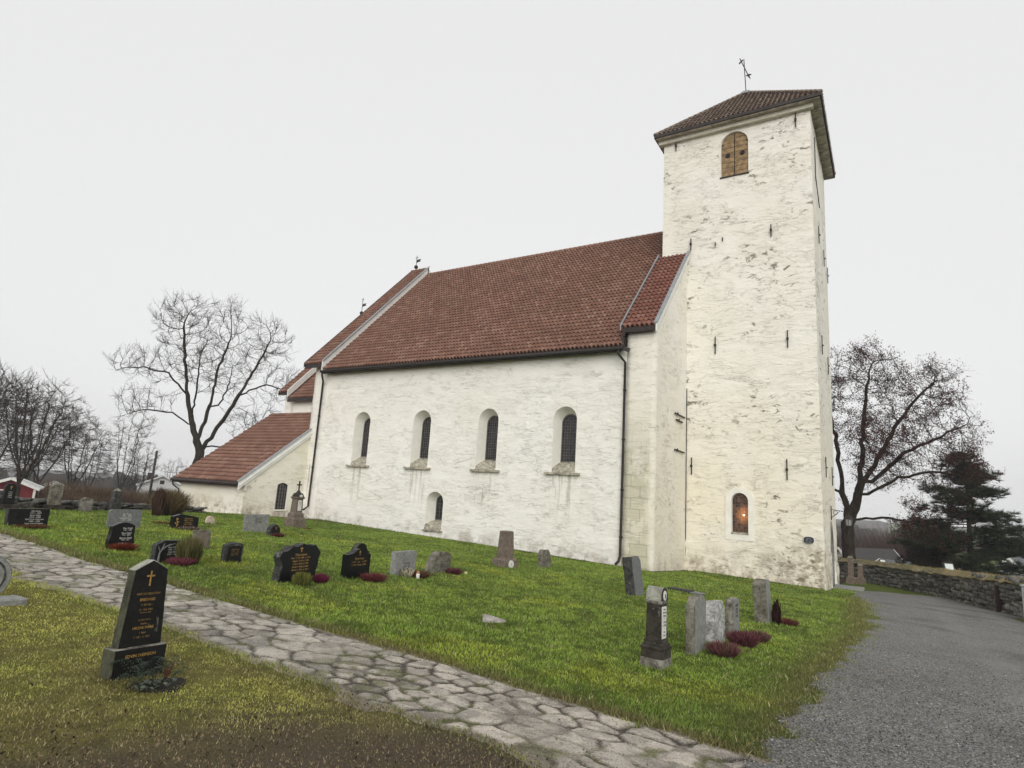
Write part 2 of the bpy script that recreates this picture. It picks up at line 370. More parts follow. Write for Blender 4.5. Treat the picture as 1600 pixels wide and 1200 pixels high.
def sqprofile(bm, prof, cx=0, cy=0):
    """stack of square sections (half width x, half depth y, z)"""
    rings = [[bm.verts.new((cx+sx*a, cy+sy*b, z)) for sx, sy in ((-1, -1), (1, -1), (1, 1), (-1, 1))] for a, b, z in prof]
    bm.faces.new(rings[0][::-1]); bm.faces.new(rings[-1])
    for r0, r1 in zip(rings, rings[1:]):
        for k in range(4): bm.faces.new((r0[k], r0[(k+1) % 4], r1[(k+1) % 4], r1[k]))
def lathe(bm, prof, n=16, c=(0, 0, 0)):
    rings = [[bm.verts.new((c[0]+r*math.cos(2*math.pi*k/n), c[1]+r*math.sin(2*math.pi*k/n), c[2]+z)) for k in range(n)] for r, z in prof]
    bm.faces.new(rings[0][::-1]); bm.faces.new(rings[-1])
    for r0, r1 in zip(rings, rings[1:]):
        for k in range(n): bm.faces.new((r0[k], r0[(k+1) % n], r1[(k+1) % n], r1[k]))
def arch(cx, w, zb, zt, n=14, pointed=0):
    r = w/2; pts = [(cx-r, zb), (cx+r, zb)]
    if pointed:
        zc = zt-math.sqrt(max(0, (2*r*pointed)**2-(2*r*pointed-r)**2)); q = 2*r*pointed
        a1 = math.acos((q-r)/q)
        pts += [(cx+r-q+q*math.cos(a1*i/n), zc+q*math.sin(a1*i/n)) for i in range(n+1)]
        pts += [(cx-r+q-q*math.cos(a1*i/n), zc+q*math.sin(a1*i/n)) for i in range(n-1, -1, -1)]
        return pts
    zc = zt-r
    return pts+[(cx+r*math.cos(math.pi*i/n), zc+r*math.sin(math.pi*i/n)) for i in range(n+1)]
def gridcut(bm, step, axes='xz'):
    co = np.array([v.co for v in bm.verts])
    for ax in axes:
        i = 'xyz'.index(ax); n = [0, 0, 0]; n[i] = 1
        lo, hi = co[:, i].min(), co[:, i].max(); k = max(1, int(round((hi-lo)/step)))
        for j in range(1, k):
            p = [0, 0, 0]; p[i] = lo+(hi-lo)*j/k
            bmesh.ops.bisect_plane(bm, geom=bm.verts[:]+bm.edges[:]+bm.faces[:], plane_co=p, plane_no=n, dist=1e-5)
def displace(bm, fn, keep=None):
    bm.normal_update()
    mv = [(v, v.normal.copy()*fn(v.co)) for v in bm.verts if keep is None or not keep(v)]
    for v, d in mv: v.co += d
def wallnoise(amp):
    def f(c):
        a = mnoise.noise(Vector((c.x*.55, c.y*.55, c.z*.55)))*.9
        b = mnoise.noise(Vector((c.x*1.3+7, c.y*1.3, c.z*3.4)))
        d = mnoise.noise(Vector((c.x*3.1, c.y*3.1+4, c.z*6.5)))*.5
        return amp*(a+b+d)
    return f
def cut(o, bm):
    me = bpy.data.meshes.new('cutter'); bmesh.ops.recalc_face_normals(bm, faces=bm.faces[:]); bm.to_mesh(me); bm.free()
    me.materials.append(M['smooth'])
    c = bpy.data.objects.new('cutter', me); link(c)
    md = o.modifiers.new('b', 'BOOLEAN'); md.object = c; md.operation = 'DIFFERENCE'; md.solver = 'EXACT'
    try: md.material_mode = 'TRANSFER'
    except Exception: pass
    dg = bpy.context.evaluated_depsgraph_get(); dg.update()
    new = bpy.data.meshes.new_from_object(o.evaluated_get(dg)); o.modifiers.clear(); old = o.data; o.data = new; new.name = old.name
    new.set_sharp_from_angle(angle=R(38)); bpy.data.meshes.remove(old); bpy.data.objects.remove(c); bpy.data.meshes.remove(me)
def loft(bm, A, B):
    a = [bm.verts.new(p) for p in A]; b = [bm.verts.new(p) for p in B]; n = len(a)
    bm.faces.new(a[::-1]); bm.faces.new(b)
    for i in range(n): bm.faces.new((a[i], a[(i+1) % n], b[(i+1) % n], b[i]))

# ================================================================== GROUND
def axis(core0, core1, step, far):
    c = list(np.arange(core0, core1+1e-6, step)); s = step; a = c[-1]
    while a < far: s *= 1.18; a += s; c.append(a)
    s = step; a = c[0]; l = []
    while a > -far: s *= 1.18; a -= s; l.append(a)
    return np.array(l[::-1]+c)
gx = axis(-30, 8, .4, 2600); gy = axis(-6, 50, .4, 2600)
GX, GY = np.meshgrid(gx, gy); GZ = ground_z(GX, GY)
loc = np.exp(-((np.abs(GX+10)/60)**4+(np.abs(GY-15)/60)**4))
GZ = GZ+(vn(GX, GY, .35, 3)-.5)*.06*loc
GZ = GZ+(fbm(GX, GY, .012, 5)-.5)*3*sst(np.hypot(GX+10, GY-15), 90, 260)
nx, ny = len(gx), len(gy); idx = np.arange(nx*ny).reshape(ny, nx)
F = np.stack([idx[:-1, :-1], idx[:-1, 1:], idx[1:, 1:], idx[1:, :-1]], -1).reshape(-1, 4)
N = NT('lawn_soil'); P = N.pos(); X, Y, Z = N.sep(P)
n1 = N.noise(P, .55, 5, .6); n2 = N.noise(P, 5, 5, .65); n3 = N.noise(P, 40, 4, .7)
lawn = N.mix(N.rng(n1, .35, .65), (.075, .115, .018), (.125, .155, .028)); lawn = N.mix(N.rng(n2, .35, .7, 0, .5), lawn, (.06, .08, .018))
olive = N.mix(N.rng(n2, .35, .65), (.13, .12, .036), (.20, .185, .05))
near = N.rng(Y, 4.1, 3.6); c = N.mix(near, lawn, olive)
mud = N.math('MULTIPLY', N.math('MULTIPLY', N.rng(N.math('ADD', N.math('ADD', X, N.math('MULTIPLY', Y, -.35)), N.math('MULTIPLY', n1, 2.4)), -4.3, -2.7), N.rng(Y, 4.2, 3.8)), N.rng(n1, .25, .5, .5, 1)); c = N.mix(mud, c, N.mix(n3, (.055, .043, .032), (.15, .12, .088)))
fld = N.rng(X, -25.5, -27.5); c = N.mix(fld, c, N.mix(N.rng(N.noise(P, .25, 5, .7), .4, .65), (.19, .105, .045), (.075, .055, .03)))
farr = N.rng(N.math('ABSOLUTE', N.math('ADD', X, 10)), 100, 200); c = N.mix(farr, c, (.06, .065, .04))
edg = N.math('MULTIPLY', N.rng(Y, 5.2, 5.4), N.rng(Y, 5.75, 5.5)); c = N.mix(N.math('MULTIPLY', edg, .7), c, (.04, .031, .02))
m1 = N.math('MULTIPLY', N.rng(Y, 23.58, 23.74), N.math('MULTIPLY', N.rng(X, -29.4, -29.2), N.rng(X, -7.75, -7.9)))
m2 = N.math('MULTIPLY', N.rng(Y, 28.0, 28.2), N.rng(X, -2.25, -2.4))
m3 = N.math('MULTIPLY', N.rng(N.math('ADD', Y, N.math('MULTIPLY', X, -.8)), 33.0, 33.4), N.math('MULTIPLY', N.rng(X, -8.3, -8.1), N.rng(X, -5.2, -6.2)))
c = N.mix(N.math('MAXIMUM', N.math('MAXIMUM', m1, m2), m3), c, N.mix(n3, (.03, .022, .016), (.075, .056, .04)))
c = N.mix(N.rng(n3, .4, .75, 0, .5), c, (.03, .03, .012))
M['lawn'] = N.fin(c, .95, N.bump(N.math('ADD', n3, N.math('MULTIPLY', n2, 2)), .8, .04), .1)
g = npmesh('ground', np.stack([GX.ravel(), GY.ravel(), GZ.ravel()], 1), F, M['lawn'], smooth=True); g['kind'] = 'structure'
def gzl(x, y):      # ground incl. small relief, as meshed
    return float(ground_z(x, y)+(vn(x, y, .35, 3)-.5)*.06)
def gza(x, y): return ground_z(x, y)+(vn(x, y, .35, 3)-.5)*.06*np.exp(-((np.abs(x+10)/60)**4+(np.abs(y-15)/60)**4))

# ---- flagstone path
PX0, PX1, PY0, PY1 = -24.0, -.55, 3.72, 5.42
st = .022
px = np.arange(PX0, PX1, st); py = np.arange(PY0, PY1+st, st); QX, QY = np.meshgrid(px, py)
rr = np.random.default_rng(3); cs = []
for _ in range(9000):      # irregular scatter of slab centres, closer together in places
    a, b = rr.uniform(PX0-.3, PX1+.3), rr.uniform(PY0-.2, PY1+.2); m_ = .115+.22*vn(a, b, 1.3, 15)**1.6
    if all((a-c_[0])**2*.5+(b-c_[1])**2 > m_*m_ for c_ in cs[-900:]): cs.append((a, b))
cs = np.array(cs)
wxx = QX+(vn(QX, QY, 7, 1)-.5)*.06+(vn(QX, QY, 19, 21)-.5)*.03; wyy = QY+(vn(QX, QY, 7, 2)-.5)*.06+(vn(QX, QY, 19, 22)-.5)*.03
rot = rr.uniform(-1, 1, len(cs)); d1 = np.full(QX.shape, 9.); d2 = d1.copy(); cid = np.zeros(QX.shape, int)
for k, (a, b) in enumerate(cs):
    sl = (np.abs(px-a) < 1.3); 
    if not sl.any(): continue
    i0, i1 = np.where(sl)[0][[0, -1]]; v = np.s_[:, i0:i1+1]
    dd = np.hypot((wxx[v]-a)*.74, wyy[v]-b)*1.0+rot[k]*.0; A1, A2, I = d1[v], d2[v], cid[v]
    m = dd < A1; A2[:] = np.where(m, A1, np.minimum(A2, dd)); I[m] = k; A1[:] = np.where(m, dd, A1)
edge = d2-d1
raw = sst(edge+(fbm(QX, QY, 11, 14)-.5)*.045, .022, .048); tilt = rr.uniform(-1, 1, (len(cs), 2))*.016; lev = rr.uniform(-.012, .012, len(cs)); tone = rr.uniform(.80, 1.12, len(cs))
raw = 1-(1-raw)*np.clip(.42+1.1*sst(fbm(QX, QY, 2.6, 91), .34, .58), 0, 1)
bare = rr.random(len(cs)) < .14
side = sst(QY, PY0, PY0+.50)*sst(QY, PY1, PY1-.30)+(fbm(QX, QY, 1.6, 9)-.5)*1.05
cover = np.clip(sst(side, .25, .62), 0, 1)            # earth creeping over the margins
h = raw*(.013+.5*lev[cid]+tilt[cid, 0]*(QX-cs[cid, 0])+tilt[cid, 1]*(QY-cs[cid, 1]))+(fbm(QX, QY, 9, 4)-.5)*.014*raw
h = h*cover*np.where(bare[cid], .45, 1)+.004
sunk = sst(side, -.10, .12)
h = h-(1-sunk)*.03
QZ = gza(QX, QY)+h
stone = np.stack([.43*tone[cid], .395*tone[cid], .34*tone[cid]], -1)*(.78+.44*fbm(QX, QY, 14, 6))[..., None]
stone = stone*1.12*(1-.28*sst(fbm(QX, QY, 2.4, 8), .50, .68))[..., None]*(1-.30*sst(fbm(QX, QY, 10, 19), .50, .62))[..., None]
stone = stone*(1+np.array([.02, .0, .0])*sst(QX, -6, -2)[..., None])
moss_ = sst(fbm(QX, QY, 1.4, 81), .56, .70)*sst(fbm(QX, QY, 6, 82), .48, .62)
stone = stone+(np.array([.12, .125, .035])*(.6+.8*fbm(QX, QY, 16, 83))[..., None]-stone)*(.75*moss_)[..., None]
gap = np.where((fbm(QX, QY, 2.2, 11) > .55)[..., None], np.array([.075, .078, .02]), np.array([.052, .043, .03]))
earth = np.array([.24, .205, .16])*(.6+.8*fbm(QX, QY, 12, 12))[..., None]
sm = (raw*cover*np.where(bare[cid], .62, 1))[..., None]
tint = stone*sm+(gap*cover[..., None]+earth*(1-cover[..., None]))*(1-sm)
N = NT('flagstones'); P = N.pos(); c = N.attr('tint'); n1 = N.noise(P, 30, 6, .75); n2 = N.noise(P, 90, 3, .6)
n4 = N.noise(P, 62, 5, .8)
c = N.mix(N.rng(n1, .55, .70, 0, .6), c, N.mix(1, c, (.42, .38, .34), 'MULTIPLY')); c = N.mix(N.rng(n4, .53, .59, 0, .85), c, N.mix(1, c, (.26, .23, .20), 'MULTIPLY')); c = N.mix(N.rng(n2, .58, .68, 0, .55), c, (.66, .62, .55))
M['path'] = N.fin(c, N.rng(n1, .3, .7, .55, .9), N.bump(N.math('ADD', n1, N.math('MULTIPLY', n2, .4)), .7, .02), .3)
nyp, nxp = QX.shape; idx = np.arange(nxp*nyp).reshape(nyp, nxp)
F = np.stack([idx[:-1, :-1], idx[:-1, 1:], idx[1:, 1:], idx[1:, :-1]], -1).reshape(-1, 4)
po = npmesh('path', np.stack([QX.ravel(), QY.ravel(), QZ.ravel()], 1), F, M['path'], tint=tint.reshape(-1, 3), smooth=True); po['kind'] = 'structure'

# ---- gravel drive
def drive_left(y):   # left edge of the drive, x as a function of y
    y = np.asarray(y, float)
    return -.78-.35*sst(y, 8, 4.5)+.10*np.sin(y*.5)-.75*sst(y, 22, 29)+ (fbm(y, y*.3, .8, 21)-.5)*.5*sst(y, 30, 24)
def drive_right(y):
    y = np.asarray(y, float)
    return np.where(y < 29, 4.6+.12*(20-np.clip(y, 0, 29)), 4.6-.11*(y-29))
st = .10; ddy = np.arange(-6, 46, .14); U = np.linspace(0, 1, 60)
DY = np.repeat(ddy[:, None], 60, 1); far_cut = sst(DY, 29.5, 31.5)
L_ = drive_left(DY); Rr = drive_right(DY)
# beyond the tower door a strip of lawn lies between drive and tower, so the left edge swings right
L_ = L_+far_cut*sst(DY, 31, 41)*4.6
DX = L_+(Rr-L_)*U[None, :]; ok = (Rr-L_) > .05
DZ = gza(DX, DY)+.030+(fbm(DX, DY, 1.2, 31)-.5)*.02
eg = np.minimum(U, 1-U)[None, :]*(Rr-L_); DZ = DZ-.07*(1-sst(eg+(fbm(DX, DY, 2.5, 33)-.5)*.55, -.05, .18))
ii = np.arange(DX.size).reshape(DX.shape); F = np.stack([ii[:-1, :-1], ii[:-1, 1:], ii[1:, 1:], ii[1:, :-1]], -1)
F = F[(ok[:-1, 0] & ok[1:, 0])].reshape(-1, 4)
N = NT('grey_gravel'); P = N.pos(); v1 = N.n('ShaderNodeTexVoronoi'); N.set(v1.inputs['Vector'], P); v1.inputs['Scale'].default_value = 70
wn = N.sep(v1.outputs['Color'])[0]; v2 = N.vor(P, 110, 'F1', 'Distance')
c = N.ramp(wn, [(0, (.09, .088, .085)), (.45, (.19, .187, .18)), (.8, (.31, .305, .295)), (1, (.55, .54, .52))])
c = N.mix(N.rng(v1.outputs['Distance'], .4, .8, 0, .6), c, (.06, .06, .06))
X, Y, Z = N.sep(P); tr = N.math('ABSOLUTE', N.math('SUBTRACT', N.math('ABSOLUTE', N.math('SUBTRACT', N.math('ADD', X, N.math('MULTIPLY', N.noise(N.pos((.3, .12, 1)), 1, 2), .9)), 2.5)), .75)); tr = N.math('MULTIPLY', N.rng(tr, .42, .1), N.rng(N.noise(P, .8, 4), .3, .6))
c = N.mix(N.math('MULTIPLY', tr, .4), c, (.27, .265, .255))
c = N.mix(N.math('MULTIPLY', N.rng(N.noise(P, .35, 3), .55, .7), .35), c, (.07, .07, .075))
c = N.mix(N.rng(N.noise(P, .7, 5, .6), .42, .68, 0, .55), c, N.mix(1, c, (.70, .68, .66), 'MULTIPLY'))
c = N.mix(N.rng(N.noise(P, 1.7, 5, .65), .56, .74, 0, .5), c, (.20, .175, .13))
hgt = N.math('ADD', N.rng(v1.outputs['Distance'], 0, .7, 1, 0), N.math('MULTIPLY', v2, .3))
M['gravel'] = N.fin(c, .8, N.bump(hgt, 1.0, .012), .3)
dr = npmesh('gravel_road', np.stack([DX.ravel(), DY.ravel(), DZ.ravel()], 1), F, M['gravel'], smooth=True); dr['kind'] = 'structure'

# ================================================================== CHURCH
XE, XW = -29.2, -8.1; YS = 24.2; YR = 32.3; YN = 40.4; SL = 1.043
TX0, TX1, TY0, TY1 = -9.4, -2.4, 28.74, 35.86; TZ = 20.95
church = thing('church', 'white limewashed medieval stone church with red tiled roofs and a square west tower', 'church', (-16, 30, -1.2))
LC = -church.location
def cpart(name, bm, m, smooth=False, parent=None):
    if parent is None: return obj(name, bm, m, church, smooth, LC)
    return obj(name, bm, m, parent, smooth)
# nave body between the two raised gables
zE = 8.05
def section(dz, y0=YS, y1=YN): return [(y0, -2.6), (y0, zE+dz), (YR, zE+dz+SL*(YR-YS)), (y1, zE+dz), (y1, -2.6)]
bm = bmesh.new(); prism(bm, section(0), XE+1.3, XW-1.3, 'x'); gridcut(bm, .19, 'xz'); displace(bm, wallnoise(.02), keep=lambda v: v.co.y > 30)
nave = cpart('nave_wall', bm, M['nave'], True)
WINX = [-24.85, -20.55, -16.4, -12.25]; bm = bmesh.new()
def niche(bm, cx, w0, zb0, zt0, w1, zb1, zt1, face, depth):
    k = .12/depth
    A = arch(cx, w0+(w0-w1)*k, zb0-(zb1-zb0)*k, zt0+(zt0-zt1)*k); B = arch(cx, w1, zb1, zt1)
    loft(bm, [(a, face-.12, b) for a, b in A], [(a, face+depth, b) for a, b in B])
for cx in WINX: niche(bm, cx, 1.16, 2.78, 5.72, .80, 3.28, 5.42, YS, .62)
niche(bm, -19.28, 1.05, -.22, 1.58, .62, .22, 1.40, YS, .62)
cut(nave, bm)
def leaded_window(cx, w, zb, zt, y, nv, nh, sill, label=None, glass='glass', bars='lead', axisx=False):
    bm = bmesh.new(); prism(bm, arch(cx, w+.10, zb-.06, zt+.05), y-.05, y+.03)
    # frame ring: cut by building a thin grid of bars over a recessed pane
    bm.free(); bm = bmesh.new()
    o = arch(cx, w+.04, zb-.02, zt+.02, 18)
    for (a, b), (c_, d_) in zip(o, o[1:]+o[:1]): beam(bm, (a, y-.035, b), (c_, y-.035, d_), .05, .05, (0, 1, 0))
    r = w/2; zc = zt-r
    for i in range(1, nh):
        z = zb+(zt-zb)*i/nh; hw = r if z < zc else math.sqrt(max(0.0001, r*r-(z-zc)**2)); t = .016 if i % 2 == 0 else .010
        beam(bm, (cx-hw, y-.03, z), (cx+hw, y-.03, z), .02, t, (0, 0, 1))
    for i in range(1, nv):
        x = cx-r+w*i/nv; zt_ = zc+math.sqrt(max(0, r*r-(x-cx)**2)); beam(bm, (x, y-.026, zb), (x, y-.026, zt_), .010, .02, (0, 1, 0))
    wn = cpart('window', bm, M[bars])
    bm = bmesh.new(); f = bm.faces.new([bm.verts.new((a, y, b)) for a, b in arch(cx, w, zb, zt, 18)]); cpart('pane', bm, M[glass], parent=wn)
    return wn
for i, cx in enumerate(WINX):
    wn = leaded_window(cx, .79, 3.29, 5.41, YS+.60, 6, 16, True)
    bm = bmesh.new(); rq = random.Random(i)
    box(bm, cx-.84+rq.uniform(-.06, .06), cx+.84, YS-.16, YS+.30, 2.66, 2.76); gridcut(bm, .16, 'xyz')
    nz = wallnoise(.014); displace(bm, lambda c: nz(c*2.2)); cpart('sill', bm, M['sill'], parent=wn)
    bm = bmesh.new()   # sloping mortared sill in the niche
    prof = [(YS-.06, 2.765), (YS+.02, 2.92), (YS+.30, 3.12), (YS+.60, 3.29), (YS+.60, 2.70), (YS-.06, 2.70)]
    prism(bm, prof, cx-.55, cx+.55, 'x'); gridcut(bm, .11, 'xyz'); displace(bm, lambda c: nz(c*2.5)*2.2); cpart('sill_slope', bm, M['sill'], True, parent=wn)
wn = leaded_window(-19.28, .61, .23, 1.39, YS+.60, 3, 6, True)
bm = bmesh.new(); box(bm, -19.28-.62, -19.28+.62, YS-.10, YS+.26, -.34, -.29); cpart('sill', bm, M['sill'], parent=wn)
bm = bmesh.new(); prism(bm, [(YS-.10, -.285), (YS-.02, -.05), (YS+.30, .10), (YS+.6, .22), (YS+.6, -.36), (YS-.10, -.36)], -19.28-.5, -19.28+.5, 'x'); gridcut(bm, .11, 'xyz'); displace(bm, lambda c: nz(c*2.5)*2.4); cpart('sill_slope', bm, M['sill'], True, parent=wn)
# raised gables
for nm, a, b, dz in (('west_gable_wall', XW-1.3, XW, .75), ('east_gable_wall', XE, XE+1.3, .50)):
    bm = bmesh.new(); prism(bm, section(dz), a, b, 'x'); gridcut(bm, .22, 'xyz' if dz > .6 else 'xz'); displace(bm, wallnoise(.016), keep=lambda v: v.co.y > 33)
    cpart(nm, bm, M['gablew'] if dz > .6 else M['nave'], True)

# ---- pantile roofs
def tile_sheet(name, P0, U, V, w, l, m, keep=None, tw=.205, rh=.335, amp=.044, parent=None, over=0):
    P0, U, V = (np.array(a, float) for a in (P0, U, V)); U /= np.linalg.norm(U); V /= np.linalg.norm(V); W = np.cross(U, V)
    nu = int(round(w/tw)); tw = w/nu; nvr = max(1, int(round(l/rh))); rh = l/nvr; S = 6
    us = np.arange(nu*S+1)*tw/S; ph = us/tw*2*np.pi
    wave = amp*(np.sin(ph)+.35*np.sin(2*ph+.6))
    rg = np.random.default_rng(int(abs(P0[0]*31+P0[1]*7))+nu)
    vs, hs, uvv = [], [], []
    Vv = []; UV = []; Fi = []; n = len(us); base = 0
    for r in range(nvr):
        jit = np.repeat(rg.normal(0, .0045, nu), S); jit = np.append(jit, jit[-1])
        jv = np.repeat(rg.normal(0, .006, nu), S); jv = np.append(jv, jv[-1])
        for k, (v, hh) in enumerate(((r*rh, -.03), (r*rh, .066), ((r+1)*rh+.02, -.004))):
            vv = v+(jv if k < 2 else 0); pt = P0+us[:, None]*U+np.broadcast_to(vv, us.shape)[:, None]*V+(wave+hh+jit)[:, None]*W
            Vv.append(pt); UV.append(np.stack([us/tw+.25, np.full(n, r+.5)], 1))
        for k in range(2):
            a = base+k*n+np.arange(n-1); Fi.append(np.stack([a, a+1, a+1+n, a+n], 1))
        base += 3*n
    Vv = np.concatenate(Vv); UV = np.concatenate(UV); Fi = np.concatenate(Fi)
    dark = np.tile(np.concatenate([np.sin((np.arange(n-1)+.5)/S*2*np.pi) > -.1, np.zeros(n-1, bool)]), nvr)   # solid lip faces below the rolls, painted near-black as hollow shade
    if keep is not None:
        c = Vv[Fi].mean(1)-P0; kk = keep(c@U, c@V); Fi = Fi[kk]; dark = dark[kk]
    o = npmesh(name, Vv, Fi, m, uv=UV, parent=parent or church)
    o.data.materials.append(M['hollow_shade']); o.data.polygons.foreach_set('material_index', dark.astype(np.int32))
    if parent is None: o.location = LC
    return o
def slope_len(y0, y1): return (y1-y0)*math.sqrt(1+SL*SL)
VS = (0, 1, SL); VN = (0, -1, SL); nrm = math.sqrt(1+SL*SL)
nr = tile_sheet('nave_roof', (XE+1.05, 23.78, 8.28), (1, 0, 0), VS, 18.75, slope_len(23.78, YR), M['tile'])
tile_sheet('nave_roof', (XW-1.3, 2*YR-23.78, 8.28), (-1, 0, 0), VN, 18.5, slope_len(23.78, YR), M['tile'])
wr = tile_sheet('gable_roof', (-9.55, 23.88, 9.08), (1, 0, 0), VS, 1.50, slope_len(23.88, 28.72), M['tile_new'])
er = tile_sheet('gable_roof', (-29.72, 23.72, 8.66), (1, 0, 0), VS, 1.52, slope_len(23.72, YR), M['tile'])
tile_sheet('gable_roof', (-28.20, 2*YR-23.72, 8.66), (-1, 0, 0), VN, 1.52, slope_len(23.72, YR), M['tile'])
def roofz(y, y0, z0): return z0+SL*(y-y0)
# underlays so the roofs are solid, and soffits
bm = bmesh.new()
prism(bm, [(23.86, 8.20), (YR, roofz(YR, 23.78, 8.22)), (YR, roofz(YR, 23.78, 8.22)-.16), (23.86, 8.04)], XE+1.1, XW-1.35, 'x')
prism(bm, [(2*YR-23.86, 8.20), (YR, roofz(YR, 23.78, 8.22)), (YR, roofz(YR, 23.78, 8.22)-.16), (2*YR-23.86, 8.04)], XE+1.1, XW-1.35, 'x')
cpart('roof_boarding', bm, M['darkwood'], parent=None)
bm = bmesh.new(); prism(bm, [(23.94, 9.02), (28.72, roofz(28.72, 23.88, 9.03)), (28.72, roofz(28.72, 23.88, 9.03)-.14), (23.94, 8.88)], -9.50, XW+.02, 'x'); cpart('roof_boarding', bm, M['darkwood'])
bm = bmesh.new()
for s in (1, -1):
    f = (lambda y: y) if s == 1 else (lambda y: 2*YR-y)
    prism(bm, [(f(23.78), 8.60), (f(YR), roofz(YR, 23.72, 8.61)), (f(YR), roofz(YR, 23.72, 8.61)-.14), (f(23.78), 8.46)], -29.68, -28.26, 'x')
cpart('roof_boarding', bm, M['darkwood'])
# ridge caps
def ridge(name, a, b, r=.13, seg=.34, m='tile'):
    a = Vector(a); b = Vector(b); L = (b-a).length; k = max(1, int(L/seg)); bm = bmesh.new()
    for i in range(k):
        p = a+(b-a)*(i/k); q = a+(b-a)*((i+1.08)/k); tube(bm, [p, q], [r*1.10, r*.92], 8)
    cpart(name, bm, M[m], True)
ridge('ridge_tiles', (-28.2, YR, 17.15), (-9.42, YR, 17.15)); ridge('ridge_tiles', (-29.7, YR, 17.62), (-28.18, YR, 17.62))
# fascias and gutters
bm = bmesh.new(); box(bm, XE+1.06, XW-1.42, 23.80, 23.86, 8.00, 8.24); cpart('fascia_board', bm, M['darkwood'])
bm = bmesh.new(); tube(bm, [(XE+1.0, 23.72, 8.12), (XW-1.33, 23.72, 8.10)], .085, 10); cpart('gutter', bm, M['iron'], True)
bm = bmesh.new(); box(bm, -9.52, XW+.04, 23.90, 23.97, 8.84, 9.05); box(bm, -9.52, XW+.02, 23.97, YS-.02, 8.86, 8.90); cpart('fascia_board', bm, M['darkwood'])
bm = bmesh.new(); box(bm, -29.7, -28.24, 23.74, 23.80, 8.40, 8.62); cpart('fascia_board', bm, M['darkwood'])
# bargeboards facing west, flashing on top
def barge(y0, z0, y1, x, t=.05, h=.34, m='whitewood', s=1):
    bm = bmesh.new(); z1 = roofz(y1, y0, z0); f = (lambda y: y) if s == 1 else (lambda y: 2*YR-y)
    prism(bm, [(f(y0), z0+.10), (f(y1), z1+.10), (f(y1), z1+.10-h), (f(y0), z0+.10-h)], x, x+t, 'x')
    cpart('bargeboard', bm, M[m])
barge(23.86, 9.06, 28.73, XW+.055, .05, .40)
barge(23.86, 9.09, 28.73, XW-.02, .16, .055+.02, 'zinc')
barge(23.70, 8.66, YR+.05, -28.19, .07, .62); barge(23.70, 8.72, YR+.05, -28.22, .16, .07, 'zinc')
barge(23.70, 8.66, YR+.05, -28.19, .07, .62, s=-1); barge(23.70, 8.66, YR, -29.78, .06, .3, 'darkwood')
barge(23.80, 9.06, 28.73, -9.62, .06, .22, 'zinc')
# rafter ends under the raised west strip
bm = bmesh.new()
for i in range(3): beam(bm, (-9.44, 23.86, 8.42+.1*i), (-9.44, 24.25, 8.86+.1*i), .07, .12)
beam(bm, (-9.47, 23.80, 8.18), (-9.47, 23.98, 9.0), .10, .10); beam(bm, (-9.40, 23.72, 8.08), (-9.18, 23.9, 8.02), .05, .18)
cpart('rafter_end', bm, M['darkwood'])
# downpipes
bm = bmesh.new(); tube(bm, [(-9.62, 23.72, 8.02), (-9.62, 23.74, 7.86), (-9.43, 24.08, 7.55), (-9.42, 24.08, 3.0), (-9.42, 24.07, -.5), (-9.45, 23.98, -.72), (-9.5, 23.8, -.84)], .055, 10)
for z in (6.3, 4.2, 2.1, .2): tube(bm, [(-9.42, 24.08, z), (-9.42, 24.08, z+.07)], .075, 10)
cpart('downpipe', bm, M['iron'], True)
bm = bmesh.new(); tube(bm, [(-28.1, 23.72, 8.04), (-28.1, 23.74, 7.9), (-28.32, 24.06, 7.6), (-28.34, 24.08, 3.0), (-28.34, 24.06, .32), (-28.40, 23.86, .14), (-28.62, 23.42, .02), (-28.72, 23.16, -.25)], .055, 10)
for z in (5.5, 2.5): tube(bm, [(-28.34, 24.07, z), (-28.34, 24.07, z+.07)], .075, 10)
cpart('downpipe', bm, M['iron'], True)

# ---- tower
bm = bmesh.new(); box(bm, TX0, TX1, TY0, TY1, -3.2, TZ); gridcut(bm, .21, 'xyz'); 
wn_ = wallnoise(.03)
def tow(c):     # ragged foot and swelling near the ground
    return wn_(c)+.10*max(0, (1.2-c.z)/3)*(1+mnoise.noise(c*1.2))
displace(bm, tow, keep=lambda v: v.co.x < -9.3 or v.co.y > 35.8)
tower = cpart('tower_wall', bm, M['tower'], True)
bm = bmesh.new(); niche(bm, -5.83, 1.30, 17.86, 20.24, 1.27, 17.87, 20.21, TY0, .20)
niche(bm, -5.69, .70, .60, 2.36, .66, .64, 2.33, TY0, .22)
A = arch(32.55, 1.75, -2.6, 1.25, 14, 1.0); B = arch(32.55, 1.30, -2.6, .98, 14, 1.0)
loft(bm, [(TX1+.15, a, b) for a, b in A], [(TX1-.55, a, b) for a, b in B])
cut(tower, bm)
